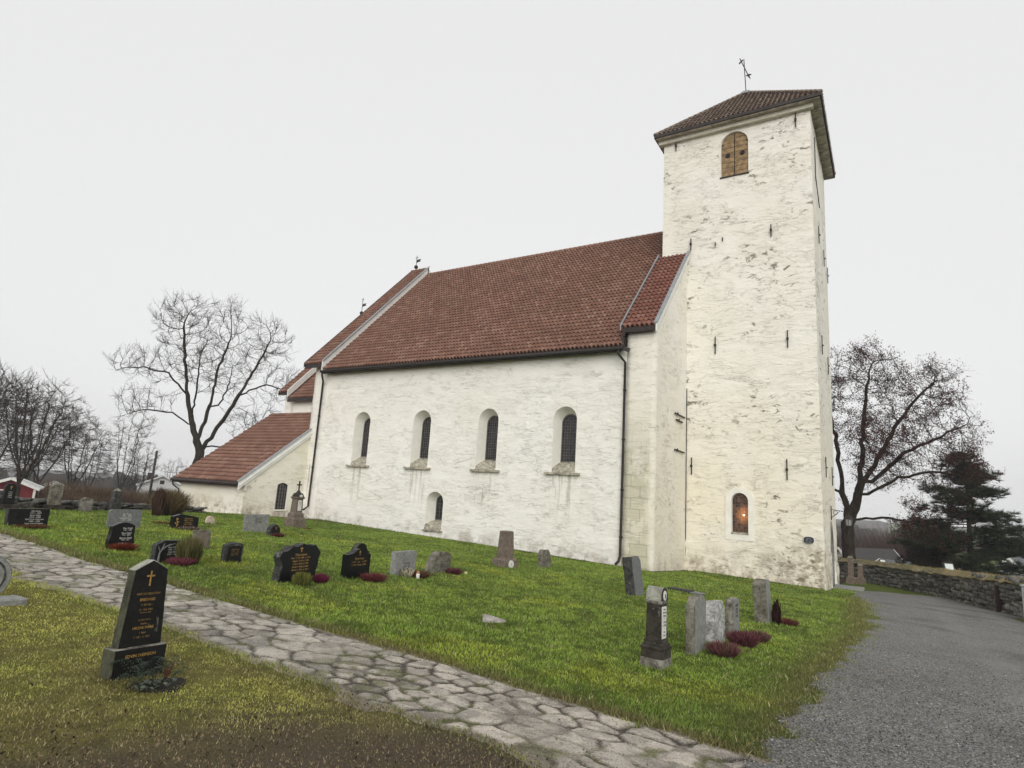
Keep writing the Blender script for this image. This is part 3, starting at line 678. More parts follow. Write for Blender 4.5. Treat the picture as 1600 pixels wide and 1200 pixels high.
# belfry shutters
bm = bmesh.new(); o = arch(-5.83, 1.24, 17.88, 20.2, 18); zc = 20.2-.62
for k in range(2):
    x0 = -5.83+(-.62 if k == 0 else .035); x1 = -5.83+(-.035 if k == 0 else .62)
    for j in range(9):
        z0 = 17.88+j*.262; z1 = z0+.244
        def lim(x, z): return zc+math.sqrt(max(0, .62**2-(x+5.83)**2)) if True else z
        za0, za1 = min(z1, lim(x0, z1)), min(z1, lim(x1, z1))
        if max(za0, za1) <= z0+.01: continue
        n = 5; xs = [x0+(x1-x0)*i/n for i in range(n+1)]; top = [(x, max(z0+.002, min(z1, lim(x, z1)))) for x in xs]
        prism(bm, [(x0, z0), (x1, z0)]+top[::-1], TY0+.10+.004*((j*7+k) % 3), TY0+.16)
sh = cpart('belfry_shutter', bm, M['shutter'])
bm = bmesh.new(); bm.faces.new([bm.verts.new((a, TY0+.17, b)) for a, b in arch(-5.83, 1.26, 17.87, 20.21, 18)]); cpart('dark_backing', bm, M['hole'], parent=sh)
bm = bmesh.new(); beam(bm, (-5.80, TY0+.09, 17.88), (-5.80, TY0+.09, 20.14), .03, .035, (0, 1, 0)); cpart('centre_batten', bm, M['shutter'], parent=sh)
for x in (-6.16, -5.46):
    bm = bmesh.new(); lathe(bm, [(.115, 0), (.115, .02)], 16); bmesh.ops.rotate(bm, verts=bm.verts[:], matrix=Matrix.Rotation(R(90), 3, 'X')); bmesh.ops.translate(bm, verts=bm.verts[:], vec=(x, TY0+.096, 19.04)); cpart('sound_hole', bm, M['hole'], parent=sh)
bm = bmesh.new(); box(bm, -6.52, -5.14, TY0-.06, TY0+.16, 17.80, 17.86); cpart('belfry_sill', bm, M['darkwood'])
# lower tower window with smooth surround
bm = bmesh.new(); o1 = arch(-5.69, 1.22, .30, 2.62, 18); o2 = arch(-5.69, .72, .58, 2.37, 18)
a = [bm.verts.new((x, TY0-.055, z)) for x, z in o1]; b = [bm.verts.new((x, TY0-.055, z)) for x, z in o2]
a2 = [bm.verts.new((x, TY0+.08, z)) for x, z in o1]; b2 = [bm.verts.new((x, TY0+.08, z)) for x, z in o2]; n = len(a)
for i in range(n):
    j = (i+1) % n
    bm.faces.new((a[i], a[j], b[j], b[i])); bm.faces.new((a[i], a2[i], a2[j], a[j])); bm.faces.new((b[i], b[j], b2[j], b2[i]))
sr = cpart('window_surround', bm, M['smooth'])
wn = leaded_window(-5.69, .66, .66, 2.33, TY0+.18, 6, 14, False, glass='litglass', bars='lead')
bm = bmesh.new(); box(bm, -5.69-.37, -5.69+.37, TY0-.075, TY0+.18, .56, .64); cpart('sill', bm, M['sill'], parent=wn)
bm = bmesh.new(); bmesh.ops.create_uvsphere(bm, u_segments=10, v_segments=8, radius=.035, matrix=Matrix.Translation((-5.55, TY0+.16, 1.40))); cpart('lamp_bulb', bm, M['bulb'], parent=wn)
# west door
bm = bmesh.new(); prism(bm, arch(32.55, 1.32, -2.4, .99, 12, 1.0), TX1-.52, TX1-.44, 'x'); dm = cpart('door', bm, M['darkwood'])
bm = bmesh.new(); oo = arch(32.55, 1.9, -2.4, 1.36, 12, 1.0); oi = arch(32.55, 1.62, -2.4, 1.14, 12, 1.0)
a = [bm.verts.new((TX1+.05, y, z)) for y, z in oo]; b = [bm.verts.new((TX1+.05, y, z)) for y, z in oi]; c_ = [bm.verts.new((TX1-.4, y, z)) for y, z in oi]; d_ = [bm.verts.new((TX1-.02, y, z)) for y, z in oo]
for i in range(1, len(a)):
    j = (i+1) % len(a); bm.faces.new((a[i], a[j], b[j], b[i])); bm.faces.new((b[i], b[j], c_[j], c_[i])); bm.faces.new((d_[i], d_[j], a[j], a[i]))
cpart('door_surround', bm, M['grey'], parent=dm)
# tower roof
EZ = 20.80; ov = .52; apex = Vector((-5.9, 32.3, 24.75)); ex0, ex1, ey0, ey1 = TX0-.36, TX1+ov, TY0-ov, TY1+.5
def hip(P0, P1, m):
    P0 = Vector(P0); P1 = Vector(P1); U = (P1-P0).normalized(); w = (P1-P0).length; t = (apex-P0).dot(U); foot = P0+U*t; V = apex-foot; l = V.length
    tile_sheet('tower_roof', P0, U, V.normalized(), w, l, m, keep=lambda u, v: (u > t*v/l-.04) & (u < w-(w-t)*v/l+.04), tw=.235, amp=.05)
c4 = [(ex0, ey0, EZ), (ex1, ey0, EZ), (ex1, ey1, EZ), (ex0, ey1, EZ)]
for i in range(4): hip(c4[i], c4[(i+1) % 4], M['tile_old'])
for p in c4: ridge('hip_tiles', Vector(p)+Vector((0, 0, .03)), apex+Vector((0, 0, .03)), .10, .36, 'tile_old')
bm = bmesh.new(); vs = [bm.verts.new(Vector(p)+(apex-Vector(p))*.015+Vector((0, 0, -.06))) for p in c4]; av = bm.verts.new(apex-Vector((0, 0, .1)))
for i in range(4): bm.faces.new((vs[i], vs[(i+1) % 4], av))
cpart('roof_boarding', bm, M['darkwood'])
bm = bmesh.new()
for i in range(4):
    a = Vector(c4[i])+Vector((0, 0, -.07)); b = Vector(c4[(i+1) % 4])+Vector((0, 0, -.07)); beam(bm, a, b, .06, .16)
cpart('eaves_board', bm, M['darkwood'])
bm = bmesh.new()
box(bm, ex0+.05, ex1-.05, ey0+.05, TY0+.05, EZ-.20, EZ-.13); box(bm, TX1-.05, ex1-.05, TY0+.05, ey1-.05, EZ-.20, EZ-.13); box(bm, ex0+.05, TX0+.05, TY0+.05, ey1-.05, EZ-.20, EZ-.13)
for i in range(9): beam(bm, (TX1, TY0+.4+i*.82, EZ-.27), (ex1-.06, TY0+.4+i*.82, EZ-.23), .12, .12)
cpart('soffit', bm, M['oldwood'])
bm = bmesh.new(); box(bm, ex0+.12, TX1+.16, TY0-.22, TY0+.05, EZ-.42, EZ-.20); cpart('cornice_board', bm, plain('painted_cornice', (.58, .55, .47), .8, .12, 3, .15))
bm = bmesh.new(); lathe(bm, [(.36, -.16), (.30, .02), (.05, .10)], 10, (-5.9, 32.3, 24.72)); cpart('roof_cap', bm, M['zinc'])
# wall anchors
def anchor(p, L, face='s', bolt=True):
    x, y, z = p; bm = bmesh.new()
    if face == 's':
        beam(bm, (x, y-.05, z-L/2), (x, y-.05, z+L/2), .045, .04, (0, 1, 0)); beam(bm, (x-.05, y-.09, z), (x+.05, y-.09, z), .07, .10) if bolt else None
    else:
        beam(bm, (x+.05, y, z-L/2), (x+.05, y, z+L/2), .045, .04, (1, 0, 0)); beam(bm, (x+.12, y, z-.02), (x+.04, y, z-.02), .06, .05) if bolt else None
    cpart('wall_anchor', bm, M['iron'])
for x, z, L in ((-4.19, 14.6, .62), (-7.93, 14.55, .62), (-6.74, 9.23, .85), (-3.58, 9.28, .8), (-7.82, 3.5, .8), (-3.72, 3.45, .9), (-8.75, 20.2, .55), (-3.02, 20.0, .75)): anchor((x, TY0-.02, z), L, 's')
for x, z in ((-6.74, 14.35), (-6.4, 14.55)): anchor((x, TY0-.02, z), .2, 's', False)
for y, z, L in ((30.5, 14.8, .9), (33.1, 14.6, .9), (30.3, 9.3, .9), (33.4, 9.0, .9), (35.2, 14.4, .9), (30.2, 3.7, .9), (33.6, 3.5, .9)): anchor((TX1+.02, y, z), L, 'w')
bm = bmesh.new(); beam(bm, (TX1+.06, 29.9, 17.4), (TX1+.06, 29.9, 19.6), .05, .04, (1, 0, 0)); beam(bm, (TX1+.06, 29.9, 17.5), (TX1+.1, 31.0, 16.4), .05, .04, (1, 0, 0)); cpart('iron_bracket', bm, M['iron'])
for y0, y1, z in ((26.75, 28.3, 5.72), (26.95, 27.9, 5.45), (26.75, 28.25, 4.08)):
    bm = bmesh.new(); beam(bm, (XW+.06, y0, z), (XW+.06, y1, z-.01), .05, .06); beam(bm, (XW+.08, y0+.3, z-.05), (XW+.08, y0+.36, z+.07), .05, .05); cpart('tie_bar', bm, M['iron'])
# cable up the corner between gable and tower
bm = bmesh.new(); tube(bm, [(XW+.03, TY0-.05, z) for z in (-1, 1, 3, 5, 7.2)], .018, 5); cpart('lightning_cable', bm, M['iron'])
# plaque
bm = bmesh.new(); n = 24; prism(bm, [(-2.93+.19*math.copysign(abs(math.cos(t))**.7, math.cos(t)), .56+.135*math.copysign(abs(math.sin(t))**.7, math.sin(t))) for t in [2*math.pi*i/n for i in range(n)]], TY0-.17, TY0-.14)
pq = cpart('plaque', bm, plain('navy_enamel', (.018, .022, .045), .3, .1, 5, 0))
def text_mesh(body, size, m, line=1.0, extr=.0008, spacing=1.0):
    cu = bpy.data.curves.new('t', 'FONT'); cu.body = body; cu.size = size; cu.align_x = 'CENTER'; cu.align_y = 'TOP'; cu.space_line = line; cu.extrude = extr; cu.resolution_u = 2; cu.space_character = spacing
    o = bpy.data.objects.new('t', cu); link(o); dg = bpy.context.evaluated_depsgraph_get(); dg.update()
    me = bpy.data.meshes.new_from_object(o.evaluated_get(dg)); bpy.data.objects.remove(o); bpy.data.curves.remove(cu)
    me.transform(Matrix.Rotation(R(90), 4, 'X')); me.materials.clear(); me.materials.append(m); return me
def inscription(body, size, m, parent, loc, name='inscription', **kw):
    o = bpy.data.objects.new(name, text_mesh(body, size, m, **kw)); link(o); o.parent = parent; o.location = loc; return o
inscription('KIRKEN\nbygget i stein\nca. 1150\nviet til Maria', .055, M['greylet'], pq, (-2.93, TY0-.172, .655))
# lantern on bracket over the door
bm = bmesh.new()
lx, ly, lz = TX1, 32.5, 1.72
beam(bm, (lx+.05, ly, lz-.3), (lx+.05, ly, lz+.35), .04, .04, (1, 0, 0)); beam(bm, (lx+.05, ly, lz+.18), (lx+.78, ly, lz+.10), .03, .03); beam(bm, (lx+.05, ly, lz-.2), (lx+.4, ly, lz+.12), .025, .025)
for k in range(10): a0, a1 = R(36*k), R(36*k+36); beam(bm, (lx+.22+.09*math.cos(a0), ly, lz+.04+.09*math.sin(a0)), (lx+.22+.09*math.cos(a1), ly, lz+.04+.09*math.sin(a1)), .02, .02)
tube(bm, [(lx+.75, ly, lz+.1), (lx+.75, ly, lz-.02)], .012, 6)
lt = cpart('wall_lantern', bm, M['iron'])
bm = bmesh.new(); c3 = (lx+.75, ly, lz-.52); lathe(bm, [(.03, .50), (.20, .34), (.21, .31), (.17, .30)], 8, c3); lathe(bm, [(.13, -.02), (.14, .02)], 8, c3)
for k in range(8): a = R(45*k); beam(bm, (c3[0]+.135*math.cos(a), c3[1]+.135*math.sin(a), c3[2]), (c3[0]+.17*math.cos(a), c3[1]+.17*math.sin(a), c3[2]+.31), .018, .018, (1, .2, 0))
cpart('lantern_frame', bm, M['iron'], parent=lt)
bm = bmesh.new(); lathe(bm, [(.115, .02), (.15, .30)], 8, c3); cpart('lantern_glass', bm, plain('lantern_glass', (.32, .33, .33), .15, .1, 4, 0), parent=lt)
# weather vanes
def vane(x, y, z, H, ball, flagdir, lean=0, name='weather_vane'):
    bm = bmesh.new(); top = Vector((x+lean, y, z+H)); base = Vector((x, y, z)); d = top-base
    tube(bm, [base, top], .022, 6)
    if ball: bmesh.ops.create_uvsphere(bm, u_segments=12, v_segments=8, radius=.15, matrix=Matrix.Translation(base+d*.28))
    o = cpart(name, bm, M['iron'], True)
    bm = bmesh.new(); p = base+d*.62
    if ball:
        prism(bm, [(p.x+.03, p.z-.08), (p.x+.40, p.z-.02), (p.x+.34, p.z+.08), (p.x+.42, p.z+.16), (p.x+.03, p.z+.14)], y-.012, y+.012)
        b2_ = bmesh.new(); beam(b2_, (top.x-.14, y, top.z-.17), (top.x+.14, y, top.z-.17), .02, .03); cpart('vane_crossbar', b2_, M['iron'], parent=o)
    cpart('vane_flag', bm, M['iron'], parent=o) if len(bm.verts) else bm.free()
    return o
vane(-29.35, YR, 17.6, 1.25, True, 1); vane(-34.55, YR, 14.45, 1.75, True, 1)
bm = bmesh.new(); b0 = Vector((-5.9, 32.3, 24.8)); tube(bm, [b0, b0+Vector((-.10, 0, 2.15))], .026, 6); o = cpart('weather_vane', bm, M['iron'])
bm = bmesh.new(); beam(bm, b0+Vector((-.28, -.2, 2.12)), b0+Vector((.16, .2, 1.0)), .035, .035); beam(bm, b0+Vector((-.36, 0, 1.95)), b0+Vector((-.16, 0, 2.12)), .10, .03)
prism(bm, [(b0.x-.02, b0.z+1.06), (b0.x+.16, b0.z+1.12), (b0.x+.32, b0.z+1.04), (b0.x+.20, b0.z+1.0), (b0.x+.26, b0.z+.72), (b0.x+.12, b0.z+.96)], 32.29, 32.31); cpart('vane_arrow', bm, M['iron'], parent=o)

# ---- sacristy lean-to and chancel east of the nave
SX0, SX1, SY0, CY = -35.0, -29.05, 20.35, 26.1; s2 = .765
bm = bmesh.new(); prism(bm, [(SY0, -2.4), (SY0, 1.40), (CY, 1.40+s2*(CY-SY0)), (CY, -2.4)], SX0, SX1, 'x'); gridcut(bm, .2, 'xyz'); displace(bm, wallnoise(.022))
sac = cpart('sacristy_wall', bm, M['sac'], True)
bm = bmesh.new(); A = arch(22.75, .62, .06, 1.54, 8); 
def seg(cy, w, zb, zt, rise=.12, n=8): return [(cy-w/2, zb), (cy+w/2, zb)]+[(cy+w/2-w*i/n, zt-rise+rise*math.sin(math.pi*i/n)) for i in range(n+1)]
loft(bm, [(SX1+.2, a, b) for a, b in seg(22.75, .74, .06, 1.56)], [(SX1-.16, a, b) for a, b in seg(22.75, .70, .08, 1.54)]); cut(sac, bm)
bm = bmesh.new(); o = seg(22.75, .68, .10, 1.52)
for (a, b), (c_, d_) in zip(o, o[1:]+o[:1]): beam(bm, (SX1-.09, a, b), (SX1-.09, c_, d_), .05, .05, (1, 0, 0))
for i in range(1, 4): y = 22.41+.68*i/4; beam(bm, (SX1-.09, y, .1), (SX1-.09, y, 1.5), .03, .03, (1, 0, 0))
for i in range(1, 7): z = .1+1.4*i/7; beam(bm, (SX1-.09, 22.42, z), (SX1-.09, 23.08, z), .03, .022)
w2 = cpart('window', bm, M['iron']); bm = bmesh.new(); bm.faces.new([bm.verts.new((SX1-.12, a, b)) for a, b in o])
N = NT('old_grey_glass'); N.fin((.16, .15, .15), .25, N.bump(N.noise(N.pos(), 6, 3), .3, .02), .5); cpart('pane', bm, N.m, parent=w2)
bm = bmesh.new(); box(bm, SX1-.1, SX1+.05, 22.33, 23.17, .0, .055); cpart('sill', bm, M['smooth'], parent=w2)
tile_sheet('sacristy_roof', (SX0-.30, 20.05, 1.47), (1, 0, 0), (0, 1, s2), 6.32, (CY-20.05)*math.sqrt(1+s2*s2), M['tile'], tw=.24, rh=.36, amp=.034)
bm = bmesh.new(); prism(bm, [(20.1, 1.40), (CY, 1.40+s2*(CY-20.1)), (CY, 1.22+s2*(CY-20.1)), (20.1, 1.22)], SX0-.28, SX1+.05, 'x'); cpart('roof_boarding', bm, M['darkwood'])
bm = bmesh.new(); box(bm, SX0-.32, SX1+.02, 19.98, 20.06, 1.22, 1.46); tube(bm, [(SX0-.34, 19.92, 1.36), (SX1, 19.92, 1.36)], .07, 8); cpart('gutter', bm, M['darkwood'])
bm = bmesh.new(); tube(bm, [(SX0-.22, 19.95, 1.32), (SX0-.20, 20.0, 1.08), (SX0+.03, 20.26, .82), (SX0+.04, 20.27, -.6)], .045, 8); cpart('downpipe', bm, M['iron'], True)
bm = bmesh.new(); f = lambda y: 1.47+s2*(y-20.05)
prism(bm, [(19.92, f(19.92)+.12), (24.62, f(24.62)+.12), (24.62, f(24.62)-.32), (19.92, f(19.92)-.32)], SX1+.03, SX1+.09, 'x'); bb_ = cpart('bargeboard', bm, M['whitewood']); bm = bmesh.new(); prism(bm, [(19.92, f(19.92)-.10), (24.60, f(24.60)-.10), (24.60, f(24.60)-.16), (19.92, f(19.92)-.16)], SX1+.09, SX1+.12, 'x'); cpart('moulding', bm, M['whitewood'], parent=bb_)
bm = bmesh.new(); prism(bm, [(19.9, f(19.9)+.16), (24.64, f(24.64)+.16), (24.64, f(24.64)+.12), (19.9, f(19.9)+.12)], SX1-.10, SX1+.13, 'x'); cpart('flashing', bm, M['zinc'])
# chancel
bm = bmesh.new(); czE = 7.0; CR = czE+SL*(YR-CY)
prism(bm, [(CY, -2.4), (CY, czE), (YR, CR), (2*YR-CY, czE), (2*YR-CY, -2.4)], -33.5, XE-.02, 'x'); gridcut(bm, .3, 'xz'); displace(bm, wallnoise(.015)); cpart('chancel_wall', bm, M['nave'], True)
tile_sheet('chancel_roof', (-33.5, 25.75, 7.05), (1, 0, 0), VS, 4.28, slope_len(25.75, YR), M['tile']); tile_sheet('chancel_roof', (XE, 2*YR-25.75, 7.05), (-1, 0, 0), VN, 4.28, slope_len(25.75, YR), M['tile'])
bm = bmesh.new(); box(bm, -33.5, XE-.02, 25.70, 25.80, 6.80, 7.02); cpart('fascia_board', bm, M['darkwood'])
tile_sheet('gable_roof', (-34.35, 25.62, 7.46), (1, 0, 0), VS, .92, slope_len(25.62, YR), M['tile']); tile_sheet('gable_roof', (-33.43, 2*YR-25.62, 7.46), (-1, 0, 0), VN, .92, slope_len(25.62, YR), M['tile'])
barge(25.56, 7.46, YR, -33.42, .07, .50); barge(25.62, 7.42, YR, -34.36, .05, .3, 'darkwood')
bm = bmesh.new(); prism(bm, [(CY, -2.4), (CY, czE+.4), (YR, CR+.4), (2*YR-CY, czE+.4), (2*YR-CY, -2.4)], -34.2, -33.5, 'x'); cpart('gable_wall', bm, M['nave'])
bm = bmesh.new(); prism(bm, [(25.66, 7.38), (YR, roofz(YR, 25.66, 7.38)), (YR, roofz(YR, 25.66, 7.24)), (25.66, 7.24)], -34.33, -33.43, 'x'); cpart('roof_boarding', bm, M['darkwood'])
# doorstep
bm = bmesh.new(); box(bm, -2.32, -1.15, 31.6, 33.4, -2.2, gz(-1.8, 32.4)+.09); gridcut(bm, .2, 'xy'); displace(bm, lambda c: wallnoise(.01)(c*2)); tag(obj('doorstep', bm, M['grey']), 'worn pale stone doorstep in front of the tower door', 'doorstep')

# ================================================================== GRAVES
FRINGE = []     # (x, y, half width along y, half thickness along x) for taller grass at the foot
HW = R(90)      # fronts face west (+x)
def stone_root(name, label, x, y, W, T, cat='gravestone', group='gravestones on the churchyard lawn', rz=0, tilt=(0, 0), sink=0):
    FRINGE.append((x-T/2, y, W/2, T/2))
    return thing(name, label, cat, (x, y, gzl(x, y)-sink), HW+rz, group, tilt)
def slab(bm, out, T, bev=.006):
    prism(bm, out, 0, T); 
    if bev: bmesh.ops.bevel(bm, geom=[e for e in bm.edges if abs(e.verts[0].co.y-e.verts[1].co.y) < 1e-6 or True], offset=bev, segments=1, affect='EDGES', clamp_overlap=True)
def rough_side(bm, step, amp, seed, front=True, axes='xyz'):
    gridcut(bm, step, axes)
    o = Vector((seed*3.1, seed*1.7, seed*.9))
    def fn(c):
        return amp*(mnoise.noise((c+o)*9)+.7*mnoise.noise((c+o)*21)+1.1*mnoise.noise((c+o)*4))
    displace(bm, fn, keep=(lambda v: v.co.y < 1e-4) if front else None)
def rect(W, H, zb=-.12): return [(-W/2, zb), (W/2, zb), (W/2, H), (-W/2, H)]
def rounded(W, H, r, zb=-.12, n=5):
    return [(-W/2, zb), (W/2, zb)]+[(W/2-r+r*math.cos(R(90*i/n)), H-r+r*math.sin(R(90*i/n))) for i in range(n+1)]+[(-W/2+r-r*math.sin(R(90*i/n)), H-r+r*math.cos(R(90*i/n))) for i in range(n+1)]
def domed(W, H, rise, zb=-.12, n=10):
    return [(-W/2, zb), (W/2, zb)]+[(W/2-W*i/n, H-rise+rise*math.sin(math.pi*i/n)) for i in range(n+1)]
def cross_mesh(h, w, t=.02, d=.004):
    bm = bmesh.new(); box(bm, -t/2, t/2, -d, 0, -h/2, h/2); box(bm, -w/2, -t/2-.0005, -d, 0, h*.12, h*.12+t); box(bm, t/2+.0005, w/2, -d, 0, h*.12, h*.12+t); return bm
def crosspart(root, x, z, h, w, t, m, y=-.001): o = obj('cross', cross_mesh(h, w, t), M[m], root); o.location = (x, y, z); return o

# --- foreground black tapered stone on plinth
x, y = -5.10, 2.86
r = FGS = stone_root('gravestone', 'tall tapered black gravestone with gilt cross and lichened pointed top on a black plinth', x, y, .5, .24, tilt=(R(-1.5), R(1)))
bm = bmesh.new(); W0, W1 = .40, .315; o = [(-W0/2, .245), (W0/2, .245), (W1/2, .875), (0, .955), (-W1/2, .875)]
prism(bm, o, .045, .175); bmesh.ops.bevel(bm, geom=bm.edges[:], offset=.005, segments=1, affect='EDGES'); rough_side(bm, .035, .0035, 3, axes='xyz'); 
bm.normal_update()
me_idx = []
for f in bm.faces:
    c = f.calc_center_median(); n = f.normal
    f.material_index = 2 if (n.z > .5) else (1 if abs(n.x) > .5 else 0)
obj('headstone', bm, [M['blackold'], M['mossside'], M['lichencap']], r)
bm = bmesh.new(); prism(bm, rect(.485, .245, -.15), 0, .22); bmesh.ops.bevel(bm, geom=bm.edges[:], offset=.008, segments=1, affect='EDGES'); rough_side(bm, .04, .004, 5)
bm.normal_update()
for f in bm.faces: f.material_index = 2 if f.normal.z > .6 else (1 if abs(f.normal.x) > .5 else 0)
obj('plinth', bm, [M['blackold'], M['mossside'], M['monpale']], r)
crosspart(r, -.005, .80, .125, .075, .013, 'gold', .040)
inscription('ANTON PEDERSEN', .026, M['goldfade'], r, (0, .038, .685)); inscription('BREISNUD', .032, M['gold'], r, (0, .038, .640))
inscription('F. 4/9 1861', .024, M['goldfade'], r, (0, .038, .592)); inscription('D. 19/6 1931', .024, M['goldfade'], r, (0, .038, .552))
bm = bmesh.new(); box(bm, -.05, .05, .036, .0405, .515, .519); obj('rule', bm, M['goldfade'], r)
inscription('og hans kone', .022, M['goldfade'], r, (0, .038, .47)); inscription('hustru', .022, M['goldfade'], r, (0, .038, .438)); inscription('HELENE MARIE', .030, M['gold'], r, (0, .038, .408))
inscription('f. Sand', .024, M['goldfade'], r, (0, .038, .366)); inscription('f. 1865  d. 1953', .024, M['goldfade'], r, (0, .038, .330))
inscription('EDVIN SVEINSON', .036, M['gold'], r, (0, -.003, .195))
r.scale = (.84, .78, .93)

def make_simple(label, x, y, W, H, T, out, mat, rough=None, text=None, name='gravestone', tilt=(0, 0), rz=0, sidemat=None, cross=None, sink=0):
    r = stone_root(name, label, x, y, W, T, rz=rz, tilt=tilt, sink=sink)
    bm = bmesh.new(); prism(bm, out, 0, T); bmesh.ops.bevel(bm, geom=bm.edges[:], offset=min(.008, T*.08), segments=2, affect='EDGES')
    if rough: rough_side(bm, rough[0], rough[1], x*3+y, front=not rough[2] if len(rough) > 2 else True)
    mats = [M[mat]]
    if sidemat:
        mats.append(M[sidemat]); bm.normal_update()
        for f in bm.faces: f.material_index = 0 if f.normal.y < -.7 else 1
    obj('headstone', bm, mats, r)
    for t in (text or []): inscription(t[0], t[1], M[t[2]], r, (t[3], -.004, t[4]), **(t[5] if len(t) > 5 else {}))
    if cross: crosspart(r, cross[0], cross[1], cross[2], cross[3], cross[4], cross[5])
    return r
# --- left part of the lawn
make_simple('wide low black gravestone with white lettering and a rough left end', -16.9, 6.39, .80, .41, .16, rect(.80, .41), 'blackpol', None,
            [('Ole Holm\n1911 - 1979\nAnna Holm\n1915 - 2003\nKjell Arne Holmsen\n1940 - 1998\nInger Lise Holmsen', .046, 'whitelet', .12, .38)], sidemat='blackrough')
for k in range(1):
    bm = bmesh.new(); box(bm, -.40, -.17, -.012, -.001, -.05, .40); rough_side(bm, .04, .008, 9, front=False); o = obj('rough_face', bm, M['blackold'], [q for q in COL.objects if q.get('label', '').startswith('wide low black')][0])
r = make_simple('grey slab gravestone with rounded corners behind a curved black stone', -17.53, 8.83, .83, .49, .10, rounded(.83, .49, .06), 'greydark', None, [('Karl Moen\n1902 - 1985\nBorghild Moen\n1909 - 1990', .052, 'whitelet', .02, .40)])
c = [(-.17, -.1), (.17, -.1), (.215, .02), (.235, .10), (.215, .20), (.20, .30), (.205, .40), (.205, .455), (.15, .485), (.06, .515), (-.03, .525), (-.11, .505), (-.18, .47), (-.23, .44), (-.225, .36), (-.23, .28), (-.25, .18), (-.255, .08), (-.215, 0)]
make_simple('black wavy-edged polished gravestone with slanting white lettering', -13.15, 6.64, .5, .53, .14, c, 'blackpol', None,
            [('Per Dahl', .05, 'whitelet', .06, .43, {}), ('1921 - 1987', .034, 'whitelet', .06, .385), ('Else Dahl', .05, 'whitelet', .05, .335), ('1925 - 2004', .034, 'whitelet', .05, .29), ('Bjarne Dahl', .05, 'whitelet', .05, .24), ('1950 - 2011', .034, 'whitelet', .05, .195), ('Takk for alt', .034, 'whitelet', .0, .13)])
c = [(-.40, -.1), (.41, -.1), (.41, .08), (.39, .10), (.41, .32), (.28, .36), (-.16, .43), (-.40, .36), (-.385, .1), (-.40, .08)]
r = make_simple('low black gravestone with gilt lettering, gilt rose and sloping top', -18.09, 10.85, .83, .42, .15, c, 'blackpol', None, [('Reidun Lie\n1923 - 1996\nArvid Lie\n1919 - 2001', .058, 'gold', .08, .33)])
bm = bmesh.new(); tube(bm, [(-.27, -.004, .06), (-.26, -.004, .16), (-.28, -.004, .26)], .008, 5)
for (a, b, q) in ((-.27, .29, .032), (-.23, .2, .026), (-.31, .17, .024), (-.24, .12, .022)): lathe(bm, [(q, 0), (q*.6, .006)], 8); bmesh.ops.translate(bm, verts=bm.verts[-16:], vec=(0, 0, 0)); [setattr(v, 'co', Vector((a+v.co.x, -.004-v.co.z*.5, b+v.co.y))) for v in bm.verts[-16:]]
obj('gilt_rose', bm, M['gold'], r)
make_simple('small pink stump of a gravestone near the low white lean-to wall', -20.51, 13.23, .32, .27, .14, [(-.16, -.1), (.16, -.1), (.14, .15), (.02, .27), (-.10, .26), (-.15, .14)], 'pink', (.05, .012, True))
make_simple('small grey-brown lichened gravestone with a blank worn face', -13.34, 8.47, .40, .42, .12, rounded(.38, .42, .04), 'rough', (.05, .012), None, tilt=(R(-4), 0))
bm = bmesh.new(); prism(bm, domed(.27, .37, .02, .04), -.006, 0); obj('worn_panel', bm, M['brown'], [q for q in COL.objects if q.get('label', '').startswith('small grey-brown')][0])
r = make_simple('dark gravestone with a tree carved in relief beside a feathery bush', -11.2, 6.48, .46, .39, .16, [(-.23, -.1), (.23, -.1), (.23, .39), (-.10, .40), (-.13, .36), (-.19, .35), (-.23, .32)], 'blackold', (.06, .004), [('Astrid Berg\n1930 - 2009\nHans Berg\n1927 - 2015', .042, 'greylet', .08, .30)], sidemat='blackrough')
bm = bmesh.new(); tube(bm, [(-.17, -.006, 0), (-.16, -.006, .18), (-.13, -.006, .25)], [.022, .014, .008], 6)
for a, b in (((-.16, .2), (-.05, .30)), ((-.16, .22), (-.2, .31)), ((-.14, .25), (.02, .34)), ((-.13, .25), (-.09, .35)), ((-.05, .3), (.1, .345))): tube(bm, [(a[0], -.006, a[1]), (b[0], -.006, b[1])], [.012, .006], 5)
obj('tree_relief', bm, M['greydark'], r)
make_simple('small dark domed gravestone alone on the lawn, its panel framed by rough edges', -11.07, 7.73, .38, .39, .15, domed(.38, .39, .03), 'blackrough', (.05, .010, True))
r = [q for q in COL.objects if q.get('label', '').startswith('small dark domed')][0]
bm = bmesh.new(); prism(bm, domed(.29, .34, .02, .04), -.014, 0); obj('panel', bm, M['blackold'], r); inscription('Marie Lund\n1870 - 1942\nJohan Lund\n1866 - 1951', .036, M['goldfade'], r, (0, -.016, .29))
make_simple('wide plain grey granite slab close to the lean-to gable', -18.02, 13.28, .92, .59, .09, rect(.92, .59), 'grey', None, [('Gunnar Haug\n1899 - 1971\nSigrid Haug\n1903 - 1988', .055, 'darklet', .03, .50)])
r = make_simple('small rough black gravestone with an arched polished panel', -16.95, 13.21, .38, .38, .20, domed(.38, .38, .12), 'blackrough', (.05, .012, True))
bm = bmesh.new(); prism(bm, domed(.28, .345, .11, .02), -.016, 0); obj('panel', bm, M['blackpol'], r); crosspart(r, 0, .25, .09, .06, .012, 'gold', -.018)
